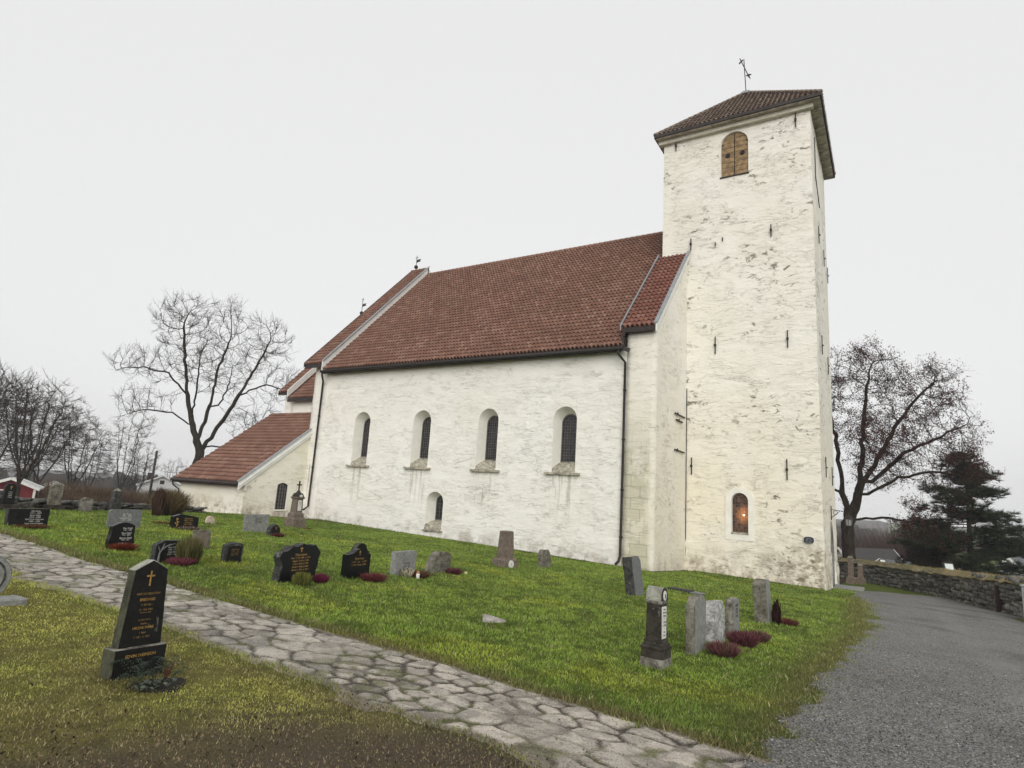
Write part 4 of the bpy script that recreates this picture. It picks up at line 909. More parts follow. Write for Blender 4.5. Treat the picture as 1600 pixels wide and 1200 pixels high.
# --- tall monument with iron cross
x, y = -20.19, 16.8; r = stone_root('gravestone', 'tall dark monument with iron cross, white medallion and white plate by the church wall', x, y, .53, .5)
bm = bmesh.new(); sqprofile(bm, [(.30, .30, -.2), (.29, .29, .34), (.25, .25, .40)], 0, .25); rough_side(bm, .1, .006, 2, front=False); obj('plinth', bm, M['brown'], r)
bm = bmesh.new(); sqprofile(bm, [(.25, .25, .36), (.25, .25, .40)], 0, .25); obj('lichen_ledge', bm, M['monpale'], r)
bm = bmesh.new(); sqprofile(bm, [(.22, .22, .40), (.22, .22, .54), (.185, .185, .60), (.165, .165, .62), (.15, .15, 1.12), (.20, .20, 1.18), (.20, .20, 1.22), (.14, .14, 1.22)], 0, .25); obj('shaft', bm, M['brown'], r)
bm = bmesh.new(); o = [(-.15, 1.20), (.15, 1.20), (.15, 1.27)]+[(.13*math.cos(math.pi*i/8), 1.27+.11*math.sin(math.pi*i/8)) for i in range(9)]+[(-.15, 1.27)]; prism(bm, o, .07, .43); obj('pediment', bm, M['monument'], r)
bm = bmesh.new(); lathe(bm, [(.072, 0), (.072, .02)], 16); bmesh.ops.rotate(bm, verts=bm.verts[:], matrix=Matrix.Rotation(R(90), 3, 'X')); bmesh.ops.translate(bm, verts=bm.verts[:], vec=(0, .07, 1.25)); obj('medallion', bm, M['marble'], r)
bm = bmesh.new(); prism(bm, domed(.17, 1.10, .03, .68), .072, .10); pl = obj('marble_plate', bm, M['marble'], r); inscription('Lars Olsen\nf. 1834\nd. 1899', .034, M['darklet'], pl, (0, .070, 1.03))
bm = bmesh.new(); sqprofile(bm, [(.08, .08, 1.36), (.03, .03, 1.48), (.022, .022, 1.50)], 0, .25); box(bm, -.022, .022, .23, .27, 1.5, 1.86); box(bm, -.12, -.0225, .23, .27, 1.68, 1.73); box(bm, .0225, .12, .23, .27, 1.68, 1.73); obj('iron_cross', bm, M['iron'], r)
# --- wavy black stone
c = [(-.36, -.12), (.36, -.12), (.35, .08), (.34, .18), (.40, .29), (.385, .38), (.44, .48), (.38, .55), (.31, .63), (.235, .605), (.14, .62), (.06, .655), (-.03, .615), (-.12, .59), (-.18, .625), (-.25, .55), (-.31, .525), (-.39, .53), (-.435, .44), (-.39, .36), (-.36, .29), (-.41, .19), (-.40, .10), (-.45, 0)]
r = make_simple('large black gravestone with chiselled wavy outline, gilt cross and gilt lettering', -8.79, 7.46, .86, .62, .20, c, 'blackpol', (.05, .010), [('Hjermann', .062, 'gold', 0, .50), ('Einar  f. 3.5.1906  d. 1971', .040, 'gold', 0, .435), ('Aagot f. 1910 d. 1989', .040, 'gold', 0, .385), ('Odd f. 1934 d. 1998', .040, 'gold', 0, .335), ('Randi f. 1938 d. 2009', .040, 'gold', 0, .285), ('Kristin f. 1962 d. 2014', .040, 'gold', 0, .235), ('Hvil i fred', .040, 'gold', 0, .185)], sidemat='blackrough', tilt=(R(-2), 0))
crosspart(r, .0, .555, .085, .058, .013, 'gold', -.002)
# --- black gabled and arched stones
c = [(-.31, -.1), (.31, -.1), (.31, .47), (.20, .475), (.13, .51), (.06, .555), (0, .57), (-.06, .555), (-.13, .51), (-.20, .475), (-.31, .47)]
r = make_simple('black gravestone with square shoulders, raised crown and gilt lettering beside purple heather', -8.94, 9.01, .62, .56, .16, c, 'blackpol', None, [('Syvertsen', .062, 'gold', 0, .42), ('f. 1912     Jon     d. 1977', .040, 'gold', 0, .345), ('f. 1916  Solveig  d. 2001', .040, 'gold', 0, .29)])
crosspart(r, 0, .495, .09, .05, .012, 'gold', -.002)
make_simple('small arched black gravestone with lichened shoulders half hidden behind another black one', -11.02, 11.16, .55, .47, .17, [(-.275, -.1), (.275, -.1), (.275, .26), (.19, .28), (.17, .36), (.12, .43), (.05, .465), (-.05, .465), (-.12, .43), (-.17, .36), (-.19, .28), (-.275, .26)], 'blackpol', None, sidemat='mossside')
make_simple('grey rectangular gravestone with faint lettering, flowers and a candle at its foot', -9.11, 10.61, .72, .52, .15, rect(.72, .52), 'grey', (.08, .004), [('Thora Skau', .055, 'darklet', .02, .30), ('1908 - 1966', .045, 'darklet', .02, .235)], rz=R(3))
c = [(-.42, -.1), (.40, -.1), (.36, .12), (.35, .28), (.37, .44), (.26, .46), (.16, .49), (.06, .48), (-.06, .50), (-.15, .45), (-.22, .40), (-.28, .28), (-.34, .16), (-.38, .06)]
make_simple('squat rough fieldstone gravestone with carved lines and purple heather', -9.28, 12.10, .80, .49, .22, c, 'rough', (.05, .016), [('Peder Aas\nf. 1829\nd. 1901', .058, 'darklet', .06, .30)])
# --- brown obelisk with medallion
x, y = -9.66, 15.96; r = stone_root('gravestone', 'brown stone obelisk with a flat top and white medallion on its base', x, y, .56, .5, rz=R(-14))
bm = bmesh.new(); sqprofile(bm, [(.29, .26, -.15), (.285, .255, .22), (.24, .21, .27)], 0, .26); rough_side(bm, .1, .005, 4, front=False); obj('plinth', bm, M['brown'], r)
bm = bmesh.new(); sqprofile(bm, [(.195, .175, .27), (.155, .14, 1.04), (.135, .12, 1.06)], 0, .26); obj('shaft', bm, M['brown'], r)
bm = bmesh.new(); prism(bm, [(.10*math.cos(2*math.pi*i/20), .11+.115*math.sin(2*math.pi*i/20)) for i in range(20)], -.022, .01); obj('medallion', bm, M['marble'], r)
bm = bmesh.new(); prism(bm, [(.02*math.cos(2*math.pi*i/10)+.01, .11+.05*math.sin(2*math.pi*i/10)) for i in range(10)], -.026, -.0225); obj('medallion_figure', bm, M['greylet'], r)
make_simple('small dark weathered headstone with rounded top near the white nave wall', -9.60, 18.13, .60, .58, .16, rounded(.58, .58, .17), 'rough', (.06, .014, True), None, tilt=(R(-5), 0))
# --- sunken tilted slab
x, y = -5.1, 8.05; FRINGE.append((x, y, .22, .14)); r = thing('gravestone', 'small pale slab sunk aslant in the middle of the lawn', 'gravestone', (x, y, gzl(x, y)), R(40), 'gravestones on the churchyard lawn', (R(-58), R(14)))
bm = bmesh.new(); prism(bm, rounded(.36, .13, .02, -.14), 0, .09); bmesh.ops.bevel(bm, geom=bm.edges[:], offset=.006, segments=1, affect='EDGES'); rough_side(bm, .04, .005, 6, front=False); obj('headstone', bm, M['pale'], r)
# --- leaning thin slab
r = make_simple('dark leaning slab gravestone with a rough flank, close to the corner of the nave', -5.19, 14.62, .62, .92, .24, [(-.29, -.2), (.31, -.2), (.30, .82), (.22, .90), (.08, .93), (-.26, .92), (-.30, .84)], 'greydark', (.06, .014), None, tilt=(R(-8), 0), sidemat='blackrough')
# --- lying broken slab
x, y = -5.0, 17.9; r = thing('gravestone', 'fallen narrow dark gravestone lying flat with a pale end in the grass', 'gravestone', (x, y, gzl(x, y)), R(-12), 'gravestones on the churchyard lawn')
bm = bmesh.new(); box(bm, -.50, .16, -.16, .16, -.05, .075); gridcut(bm, .08, 'xyz'); displace(bm, lambda c: .012*mnoise.noise(c*9)); obj('slab', bm, M['blackrough'], r)
bm = bmesh.new(); box(bm, .17, .52, -.15, .15, -.05, .045); gridcut(bm, .08, 'xyz'); displace(bm, lambda c: .008*mnoise.noise(c*9)); obj('pale_end', bm, M['greydark'], r)
# --- pillar monument
x, y = -2.36, 7.66; r = PIL = stone_root('gravestone', 'narrow sooty pillar gravestone with white marble plate, round head and stepped base', x, y, .30, .34, rz=R(-8))
bm = bmesh.new(); sqprofile(bm, [(.165, .185, -.15), (.16, .18, .02), (.145, .165, .12)], 0, .18); rough_side(bm, .05, .004, 1, front=False); obj('plinth', bm, M['monpale'], r)
bm = bmesh.new(); sqprofile(bm, [(.145, .165, .12), (.14, .16, .215), (.15, .17, .225), (.15, .17, .245), (.13, .15, .26), (.13, .15, .275), (.112, .132, .295), (.112, .132, .31), (.105, .125, .325)], 0, .18); rough_side(bm, .05, .002, 8, front=False, axes='xy'); obj('base_moulding', bm, M['monument'], r)
bm = bmesh.new(); sqprofile(bm, [(.098, .118, .32), (.09, .11, .74)], 0, .18); obj('shaft', bm, M['monument'], r)
bm = bmesh.new(); sqprofile(bm, [(.095, .115, .74), (.108, .128, .755), (.108, .128, .775), (.098, .118, .785)], 0, .18); obj('collar', bm, M['monpale'], r)
bm = bmesh.new(); prism(bm, [(-.102, .785), (.102, .785)]+[(.102*math.cos(math.pi*i/14), .835+.105*math.sin(math.pi*i/14)) for i in range(15)], .058, .30); rough_side(bm, .04, .003, 2, front=True)
bm.normal_update()
for f in bm.faces: f.material_index = 1 if f.normal.y < -.6 else 0
obj('round_head', bm, [M['lichencap'], M['monument']], r)
bm = bmesh.new(); prism(bm, [(.045*math.cos(2*math.pi*i/20), .845+.058*math.sin(2*math.pi*i/20)) for i in range(20)], .046, .07); obj('medallion', bm, M['marble'], r)
bm = bmesh.new(); prism(bm, [(.006+.014*math.cos(2*math.pi*i/10), .838+.03*math.sin(2*math.pi*i/10)) for i in range(10)], .042, .0455); obj('medallion_figure', bm, M['darklet'], r)
bm = bmesh.new(); box(bm, -.062, .062, .055, .09, .345, .715); pl = obj('marble_plate', bm, M['marble'], r)
r.scale = (.88, .84, 1.0)
inscription('Hans\nKristian\nNilsen\n*\nf. 1828\nd. 1888\n*\nHvil\ni fred', .030, M['darklet'], pl, (0, .053, .70), line=1.25)
# --- row of grey stones
c = [(-.30, -.1), (.30, -.1), (.30, .66), (.16, .755), (-.16, .755), (-.30, .67)]
make_simple('tall smooth grey granite gravestone with a clipped top and rough flanks', -2.34, 9.11, .60, .76, .13, c, 'grey', (.05, .009), None, sidemat='rough')
c = [(-.23, -.1), (.25, -.1), (.24, .30), (.24, .52), (.17, .60), (-.10, .62), (-.20, .55), (-.24, .35)]
make_simple('pale rough-hewn granite gravestone between two taller grey ones', -2.27, 10.13, .48, .60, .21, c, 'lightgr', (.05, .020, True), None, tilt=(R(-4), 0))
make_simple('slim yellowish-grey gravestone with incised lettering behind dark purple heather', -2.25, 11.05, .44, .62, .13, [(-.22, -.1), (.22, -.1), (.22, .58), (.16, .62), (-.20, .62), (-.22, .56)], 'grey', (.05, .008), [('Ragnhild\nLunde\nf. 1885\nd. 1958', .058, 'darklet', 0, .55)], sidemat='monpale')
make_simple('tall rough grey gravestone with a dark withered wreath leaning on it', -2.23, 14.26, .50, .86, .26, [(-.25, -.15), (.25, -.15), (.24, .4), (.26, .80), (.20, .87), (-.22, .86), (-.26, .8), (-.24, .4)], 'grey', (.06, .012), None, sidemat='rough', tilt=(R(-3), 0))
# --- stones along the left dry-stone wall
def plinthed(label, x, y, W, H, T, c, mat, pw, ph, text=None, cross=None):
    r = stone_root('gravestone', label, x, y, pw, .35)
    bm = bmesh.new(); box(bm, -pw/2, pw/2, 0, .34, -.2, ph); rough_side(bm, .09, .008, x, front=False); obj('plinth', bm, M['monument'], r)
    bm = bmesh.new(); prism(bm, [(a, b+ph) for a, b in c], .08, .08+T); bmesh.ops.bevel(bm, geom=bm.edges[:], offset=.006, segments=1, affect='EDGES'); obj('headstone', bm, M[mat], r)
    if text: inscription(text, .05, M['greylet'], r, (0, .076, ph+H*.62))
    if cross: crosspart(r, 0, ph+H*.78, .1, .07, .014, 'gold', .078)
    return r
plinthed('upright black gravestone with gilt cross on a broad plinth, in front of the red cabin', -21.1, 7.45, .28, .60, .12, [(-.14, 0), (.14, 0), (.13, .50), (.09, .53), (.08, .58), (-.08, .58), (-.09, .53), (-.13, .50)], 'blackold', .52, .19, 'Olaf\nVold\n1880\n1944', True)
plinthed('dark rough gravestone with a sloping top on a pale ledge against the low left wall', -22.3, 9.1, .32, .66, .2, [(-.17, 0), (.15, 0), (.15, .60), (.08, .66), (-.12, .62), (-.17, .55)], 'rough', .50, .17)
make_simple('squat pale lichened headstone standing against the low left wall', -22.6, 10.1, .36, .47, .16, domed(.36, .47, .06), 'monpale', (.06, .010, True))
x, y = -23.6, 11.5; r = stone_root('gravestone', 'dark tapered obelisk gravestone with a pale tip at the low left wall', x, y, .34, .3, tilt=(0, R(2)))
bm = bmesh.new(); sqprofile(bm, [(.17, .15, -.1), (.11, .10, .72)], 0, .15); rough_side(bm, .09, .006, 3, front=False); obj('shaft', bm, M['blackrough'], r)
bm = bmesh.new(); sqprofile(bm, [(.11, .10, .722), (.02, .02, .82)], 0, .15); obj('tip', bm, M['monpale'], r)
# --- rounded stone at the left edge of the picture
x, y = -8.62, 2.95; r = stone_root('gravestone', 'thick round-topped grey gravestone with a ring-shaped rim at the left edge', x, y, .5, .2)
bm = bmesh.new(); c = [(.27*math.cos(R(-60+300*i/22)), .23+.27*math.sin(R(-60+300*i/22))) for i in range(23)]; prism(bm, c, 0, .17); bmesh.ops.bevel(bm, geom=bm.edges[:], offset=.02, segments=2, affect='EDGES'); rough_side(bm, .04, .005, 4, front=True); obj('headstone', bm, M['grey'], r)
bm = bmesh.new(); n = 28; a = [bm.verts.new((.205*math.cos(2*math.pi*i/n), -.006, .24+.205*math.sin(2*math.pi*i/n))) for i in range(n)]; b = [bm.verts.new((.185*math.cos(2*math.pi*i/n), -.006, .24+.185*math.sin(2*math.pi*i/n))) for i in range(n)]; a2 = [bm.verts.new(v.co+Vector((0, .01, 0))) for v in a]
for i in range(n): j = (i+1) % n; bm.faces.new((a[i], a[j], b[j], b[i])); bm.faces.new((a[i], a2[i], a2[j], a[j]))
obj('ring', bm, M['blackrough'], r)
bm = bmesh.new(); box(bm, -.34, .30, -.42, -.10, -.06, .045); bmesh.ops.bevel(bm, geom=bm.edges[:], offset=.01, segments=1, affect='EDGES'); rough_side(bm, .06, .004, 4, front=False); obj('base_slab', bm, M['grey'], r)
# --- brown pair behind the tower
for k, (x, y, H, lab) in enumerate(((-1.75, 38.6, 1.30, 'tall slim brown gravestone with a pale cap, just past the tower corner'), (-1.35, 39.9, .95, 'short dark brown gravestone behind the slim one past the tower'))):
    r = stone_root('gravestone', lab, x, y, .5, .4)
    bm = bmesh.new(); sqprofile(bm, [(.26, .24, -.2), (.25, .23, .32), (.20, .18, .36)], 0, .2); obj('plinth', bm, M['brown'], r)
    bm = bmesh.new(); sqprofile(bm, [(.17, .14, .36), (.14, .12, H), (.17, .14, H+.03)], 0, .2); obj('shaft', bm, M['brown'], r)
    bm = bmesh.new(); sqprofile(bm, [(.17, .14, H+.03), (.15, .12, H+.12), (.06, .06, H+.16)], 0, .2); obj('cap', bm, M['monpale'], r)

# ================================================================== PLANTS
def sprigs(name, label, cat, x, y, rad, hgt, n, cols, w=.010, spread=.7, group=None, z=None, seed=1, tang=.12, flat=False, stemcol=None):
    rg = np.random.default_rng(seed); a = rg.uniform(0, 2*np.pi, n); rr_ = rad*np.sqrt(rg.random(n))*.75
    bx, by = rr_*np.cos(a), rr_*np.sin(a); q = rr_/rad
    hh = hgt*rg.uniform(.55, 1.05, n)*(1-.45*q*q)
    tx = bx*(1+spread*.9)+rg.normal(0, tang*rad, n); ty = by*(1+spread*.9)+rg.normal(0, tang*rad, n)
    ang = rg.uniform(0, np.pi, n); dx, dy = np.cos(ang)*w, np.sin(ang)*w
    z0 = np.full(n, -.01)
    A = np.stack([bx-dx*.4, by-dy*.4, z0], 1); B = np.stack([bx+dx*.4, by+dy*.4, z0], 1)
    mx_, my = bx*.45+tx*.55, by*.45+ty*.55
    Cc = np.stack([mx_+dx, my+dy, hh*.6], 1); D = np.stack([mx_-dx, my-dy, hh*.6], 1); E_ = np.stack([tx+dx*.3, ty+dy*.3, hh], 1); G = np.stack([tx-dx*.3, ty-dy*.3, hh], 1)
    V = np.stack([A, B, Cc, D, E_, G], 1).reshape(-1, 3); b = np.arange(n)[:, None]*6
    F = np.concatenate([b+np.array([0, 1, 2, 3]), b+np.array([3, 2, 4, 5])])
    cols = np.array(cols); c = cols[rg.integers(0, len(cols), n)]*rg.uniform(.65, 1.3, (n, 1)); c = np.repeat(c[:, None, :], 6, 1); c[:, :2] *= .45
    o = npmesh(name, V, F, M['sprig'], tint=c.reshape(-1, 3)); o.location = (x, y, gzl(x, y) if z is None else z); tag(o, label, cat, group); return o
PURP = [(.13, .035, .05), (.16, .05, .065), (.10, .03, .036), (.20, .09, .10)]
PINKH = [(.17, .06, .07), (.22, .10, .10), (.12, .04, .045), (.16, .13, .09)]
REDH = [(.20, .035, .018), (.14, .028, .016), (.24, .06, .03), (.07, .04, .02)]
BRN = [(.10, .05, .032), (.15, .08, .05), (.08, .045, .025), (.17, .12, .07)]
GRN = [(.12, .14, .03), (.18, .19, .04), (.09, .11, .025), (.20, .17, .06)]
HG = 'heathers planted at the graves'
HEATH = [('pinkish purple heather in front of the pale rough-hewn gravestone', -2.06, 9.25, .20, .20, 420, PINKH), ('dark wine-red heather at the foot of the slim yellowish gravestone', -2.02, 10.35, .21, .22, 480, PURP), ('faded purple heather behind the wine-red one', -1.95, 11.15, .19, .18, 380, PINKH),
         ('low rusty heather beside the stone with the withered wreath', -1.93, 14.52, .20, .15, 320, [(.16, .05, .045), (.12, .04, .035), (.2, .09, .07)]), ('magenta heather at the right corner of the large wavy black gravestone', -8.62, 7.80, .12, .18, 280, [(.16, .02, .06), (.20, .04, .08), (.11, .02, .04)]),
         ('red-brown heather before the square-shouldered black gravestone', -8.62, 9.12, .23, .17, 420, [(.17, .04, .045), (.13, .035, .035), (.2, .07, .07)]), ('orange-red heather before the curved black gravestone', -12.90, 6.55, .22, .16, 330, REDH),
         ('bright pink heather before the gravestone with the carved tree', -10.92, 6.58, .22, .15, 380, [(.22, .06, .085), (.17, .04, .06), (.26, .10, .12)]), ('sparse red-brown heather along the wide low black gravestone', -16.66, 6.35, .36, .09, 330, BRN+REDH[:1]),
         ('purple and white flowers below the gravestone with gilt rose', -17.85, 10.80, .34, .10, 340, [(.14, .03, .06), (.10, .02, .03), (.42, .40, .35), (.09, .1, .03)]), ('dull red heather at the small arched panel stone', -16.72, 13.15, .20, .14, 230, [(.15, .05, .04), (.10, .035, .03)]),
         ('red-brown heather with withered flowers in front of the grey rectangular gravestone', -8.88, 10.75, .28, .15, 330, BRN+REDH[1:2]), ('purple heather at the right foot of the squat fieldstone', -9.08, 12.35, .19, .16, 300, PURP), ('small red plants at the foot of the monument with the iron cross', -19.86, 16.95, .18, .07, 120, REDH)]
for i, (lab, x, y, ra, hh, n, cc) in enumerate(HEATH): sprigs('heather', lab, 'heather', x, y, ra*.94, hh, int(n*2.0), cc, w=.0062, group=HG, seed=i+10, tang=.22)
sprigs('shrub', 'yellow-green clipped tuft in front of the large wavy black gravestone', 'shrub', -8.55, 7.32, .17, .22, 600, GRN, w=.008, spread=.3, seed=40)
sprigs('shrub', 'feathery olive-green bush beside the gravestone with the carved tree', 'shrub', -11.08, 6.80, .22, .52, 900, [(.12, .12, .045), (.16, .15, .06), (.19, .16, .08), (.08, .09, .03)], w=.008, spread=.55, seed=41)
sprigs('flower_bunch', 'bunch of white flowers leaning on the grey rectangular gravestone', 'flowers', -8.98, 10.52, .14, .20, 240, [(.62, .6, .48), (.5, .46, .34), (.12, .09, .05)], w=.016, seed=42)
sprigs('flower_bed', 'old bed of withered flowers alone on the lawn near the brown hedge', 'flowers', -19.4, 10.85, .32, .09, 300, [(.15, .10, .06), (.2, .14, .06), (.35, .28, .06), (.10, .05, .04)], seed=43)
sprigs('wreath', 'dark withered wreath leaning on the tall rough grey gravestone', 'wreath', -2.12, 14.33, .10, .5, 300, [(.045, .022, .02), (.07, .03, .028), (.03, .02, .015)], w=.016, spread=.1, seed=44)
# candle
x, y = -8.70, 10.55; r = thing('grave_candle', 'white grave candle with an amber lid between the flowers', 'candle', (x, y, gzl(x, y)))
bm = bmesh.new(); lathe(bm, [(.036, 0), (.040, .02), (.040, .10), (.034, .115)], 14); obj('cup', bm, plain('candle_white', (.75, .73, .68), .5, .05, 4, 0), r, True)
bm = bmesh.new(); lathe(bm, [(.038, .116), (.038, .145), (.02, .16)], 14); obj('lid', bm, plain('candle_amber', (.42, .19, .08), .4, .1, 4, 0), r, True)
bm = bmesh.new(); bmesh.ops.create_icosphere(bm, subdivisions=2, radius=.045); displace(bm, lambda c: .008*mnoise.noise(c*40)); x, y = -8.98, 12.72
tag(obj('flower', bm, plain('pale_yellow_petals', (.55, .50, .26), .8, .2, 30, .4), loc=(x, y, gzl(x, y)+.03)), 'pale yellow flower head lying right of the squat fieldstone', 'flower')
# evergreen planting and soil at the foreground stone
x, y = -4.86, 2.83; r = thing('grave_plants', 'bluish-green trailing leaves on a dark soil bed below the tall tapered black gravestone', 'plants', (x, y, gzl(x, y)))
bm = bmesh.new(); nn = 22; c = bm.verts.new((0, 0, .035)); rg_ = [bm.verts.new((.22*math.cos(2*math.pi*i/nn)*(1+.15*math.sin(i*2.1)), .27*math.sin(2*math.pi*i/nn)*(1+.12*math.sin(i*1.3)), -.01)) for i in range(nn)]
for i in range(nn): bm.faces.new((c, rg_[i], rg_[(i+1) % nn]))
obj('soil', bm, plain('damp_soil', (.022, .018, .014), .95, .5, 30, .8), r, True)
rg = np.random.default_rng(5); V, F, T_ = [], [], []
def leaf(p, d, l, w, up_, col):
    d = np.array(d)/np.linalg.norm(d); s = np.cross(d, up_); s = s/np.linalg.norm(s); b = len(V)
    V.extend([p, p+d*l*.5+s*w/2+np.array([0, 0, .008]), p+d*l, p+d*l*.5-s*w/2+np.array([0, 0, .008])]); F.append([b, b+1, b+2, b+3]); T_.extend([col]*4)
for k in range(26):      # arching fronds with leaflets
    a = rg.uniform(0, 2*np.pi); base = np.array([rg.uniform(-.08, .08), rg.uniform(-.16, .16), .02]); L = rg.uniform(.12, .24); col0 = np.array([(.035, .055, .035), (.05, .07, .045), (.07, .085, .065)][k % 3])
    for t in np.linspace(.15, 1, 11):
        p = base+np.array([math.cos(a)*L*t, math.sin(a)*L*t, .13*math.sin(t*2.3)*L/.2])
        for sgn in (-1, 1): leaf(p, (math.cos(a+sgn*1.0), math.sin(a+sgn*1.0), .15), .045*(1.1-t*.6), .012, (0, 0, 1), col0*rg.uniform(.7, 1.3))
for k in range(34):      # round pale leaves at the front
    p = np.array([rg.uniform(.08, .22), rg.uniform(-.2, .1), rg.uniform(.02, .06)]); a = rg.uniform(0, 2*np.pi)
    leaf(p, (math.cos(a), math.sin(a), .5), rg.uniform(.035, .055), .036, (0, 0, 1), np.array([.11, .13, .10])*rg.uniform(.7, 1.4))
for k in range(7):
    p = np.array([.05, .08, .01]); leaf(p, (rg.uniform(-.3, .3), rg.uniform(-.3, .3), 1), rg.uniform(.12, .2), .012, (1, 0, 0), np.array([.14, .06, .04]))
npmesh('leaves', np.array(V), np.array(F), M['sprig'], r, tint=np.array(T_))

# ================================================================== DRY-STONE WALLS
def drystone(name, label, pts, hgts, thick, seed, top=None, sw=(.22, .62), sh=(.10, .24), bury=.25, tone=1.0):
    rg = random.Random(seed); V, F, T_ = [], [], []
    cube = [(-1, -1, -1), (1, -1, -1), (1, 1, -1), (-1, 1, -1), (-1, -1, 1), (1, -1, 1), (1, 1, 1), (-1, 1, 1)]
    bm0 = bmesh.new(); bmesh.ops.create_cube(bm0, size=2); bmesh.ops.subdivide_edges(bm0, edges=bm0.edges[:], cuts=2, use_grid_fill=True); bm0.verts.ensure_lookup_table()
    bv = np.array([v.co for v in bm0.verts]); bf = np.array([[v.index for v in f.verts] for f in bm0.faces]); bm0.free()
    ln = np.linalg.norm(bv, axis=1); bv = bv*(.62+.38*(1.25/ln))[:, None]*.95
    rgn = np.random.default_rng(seed)
    P = [np.array(p, float) for p in pts]; seglen = [np.linalg.norm(b-a) for a, b in zip(P, P[1:])]; tot = sum(seglen)
    def at(s):
        for a, b, l, h0, h1 in zip(P, P[1:], seglen, hgts, hgts[1:]):
            if s <= l or b is P[-1]: t = min(1, s/l); return a+(b-a)*t, (b-a)/l, h0+(h1-h0)*t
            s -= l
    for sidek in (-1, 1):
        z = -bury
        while True:
            hrow = rg.uniform(*sh); s = -rg.uniform(0, .3); any_ = False
            while s < tot:
                w = rg.uniform(*sw)*rg.choice((.7, 1, 1, 1.3)); sc_ = min(max(s+w/2, 0), tot); p, d, hh = at(sc_); nrm_ = np.array([-d[1], d[0]])
                zz = z+rg.uniform(-.035, .035)
                if zz+hrow*.5 < hh:
                    any_ = True; hz = hrow*rg.uniform(.85, 1.12); dep_ = thick*rg.uniform(.42, .58)
                    q = p+nrm_*sidek*(thick*.27+rg.uniform(-.05, .05)); g0 = gz(*p)
                    loc_ = bv+rgn.normal(0, .09, bv.shape); an = rg.uniform(-.12, .12)
                    lx_ = loc_[:, 0]*w*.5; lz_ = loc_[:, 2]*hz*.5+lx_*an; ly_ = loc_[:, 1]*dep_*.5
                    X = q[0]+d[0]*lx_+nrm_[0]*ly_; Y = q[1]+d[1]*lx_+nrm_[1]*ly_; Zv = g0+zz+hz/2+lz_
                    b = len(V)*len(bv); V.append(np.stack([X, Y, Zv], 1)); F.append(bf+b)
                    t = rg.choice(((.14, .137, .125), (.21, .20, .18), (.10, .096, .088), (.29, .28, .25), (.17, .15, .125))); T_.append(np.tile(np.array(t)*tone*rg.uniform(.8, 1.2), (len(bv), 1)))
                s += w
            z += hrow*.93
            if not any_ or z > max(hgts): break
    root = thing(name, label, 'stone wall', (P[0][0], P[0][1], gz(*P[0])))
    o = npmesh('stones', np.concatenate(V)-np.array(root.location), np.concatenate(F), M['drystone'], root, tint=np.concatenate(T_), smooth=False)
    # dark rubble core
    bm = bmesh.new(); S = 24; prev = None
    for i in range(S+1):
        p, d, hh = at(tot*i/S); n_ = np.array([-d[1], d[0]]); g0 = gz(*p); c = []
        for sx, zz in ((-1, -.3), (1, -.3), (1, hh-.07), (-1, hh-.07)): c.append(bm.verts.new((p[0]+n_[0]*sx*thick*.28-root.location.x, p[1]+n_[1]*sx*thick*.28-root.location.y, g0+zz-root.location.z)))
        if prev:
            for k in range(4): bm.faces.new((prev[k], prev[(k+1) % 4], c[(k+1) % 4], c[k]))
        prev = c
    obj('rubble_core', bm, plain(name+'_core', (.03, .028, .025), .95, .4, 5, .5), root)
    if top:      # mossy grass capping: bumpy mat with short blades
        S = int(tot/.16); K = 7; Vm, Tm = [], []
        for i in range(S+1):
            p, d, hh = at(tot*i/S); n_ = np.array([-d[1], d[0]]); g0 = gz(*p)
            for k in range(K):
                u = (k/(K-1)-.5)*2; q = p+n_*u*thick*.60
                zz = g0+hh+.02+.08*(1-u*u)+.10*(mnoise.noise(Vector((q[0]*1.7, q[1]*1.7, 3)))+.6*mnoise.noise(Vector((q[0]*6, q[1]*6, 8))))*(1-.4*u*u)-.14*(abs(u) > .95)
                Vm.append((q[0], q[1], zz)); cc = np.array(top[0])*(.7+.6*random.random()) if mnoise.noise(Vector((q[0]*.9, q[1]*.9, 1))) > -.1 else np.array(top[1]); Tm.append(cc)
        ii = np.arange((S+1)*K).reshape(S+1, K); Fm = np.stack([ii[:-1, :-1], ii[:-1, 1:], ii[1:, 1:], ii[1:, :-1]], -1).reshape(-1, 4); Vm = np.array(Vm); Tm = np.array(Tm)
        nb = 9000; rgq = np.random.default_rng(2); s_ = rgq.integers(0, len(Vm)-K-1, nb); base = Vm[s_]+(Vm[s_+K]-Vm[s_])*rgq.random((nb, 1)); an = rgq.uniform(0, 6.28, nb); w = .009; hb = rgq.uniform(.03, .09, nb)
        dv = np.stack([np.cos(an)*w, np.sin(an)*w, 0*an], 1); tipv = base+np.stack([rgq.normal(0, .03, nb), rgq.normal(0, .03, nb), hb], 1)
        Vb = np.stack([base-dv, base+dv, tipv, tipv], 1).reshape(-1, 3); Fb = np.arange(nb*4).reshape(-1, 4)+len(Vm); Tb = np.repeat(Tm[s_]*rgq.uniform(.6, 1.5, (nb, 1)), 4, 0)
        npmesh('moss_capping', np.concatenate([Vm, Vb])-np.array(root.location), np.concatenate([Fm, Fb]), M['grass'], root, tint=np.concatenate([Tm, Tb]))
    return root
drystone('stone_wall', 'long mossy dry-stone wall with yellowed grass on top, right of the gravel drive', [(-3.4, 48), (-.3, 43.5), (2.2, 38.6), (3.3, 34.3), (4.35, 30.0), (5.6, 25.5), (7.0, 19)], [1.15, 1.2, 1.25, 1.3, 1.35, 1.35, 1.3], 1.0, 3, top=[(.29, .235, .12), (.21, .19, .09)])
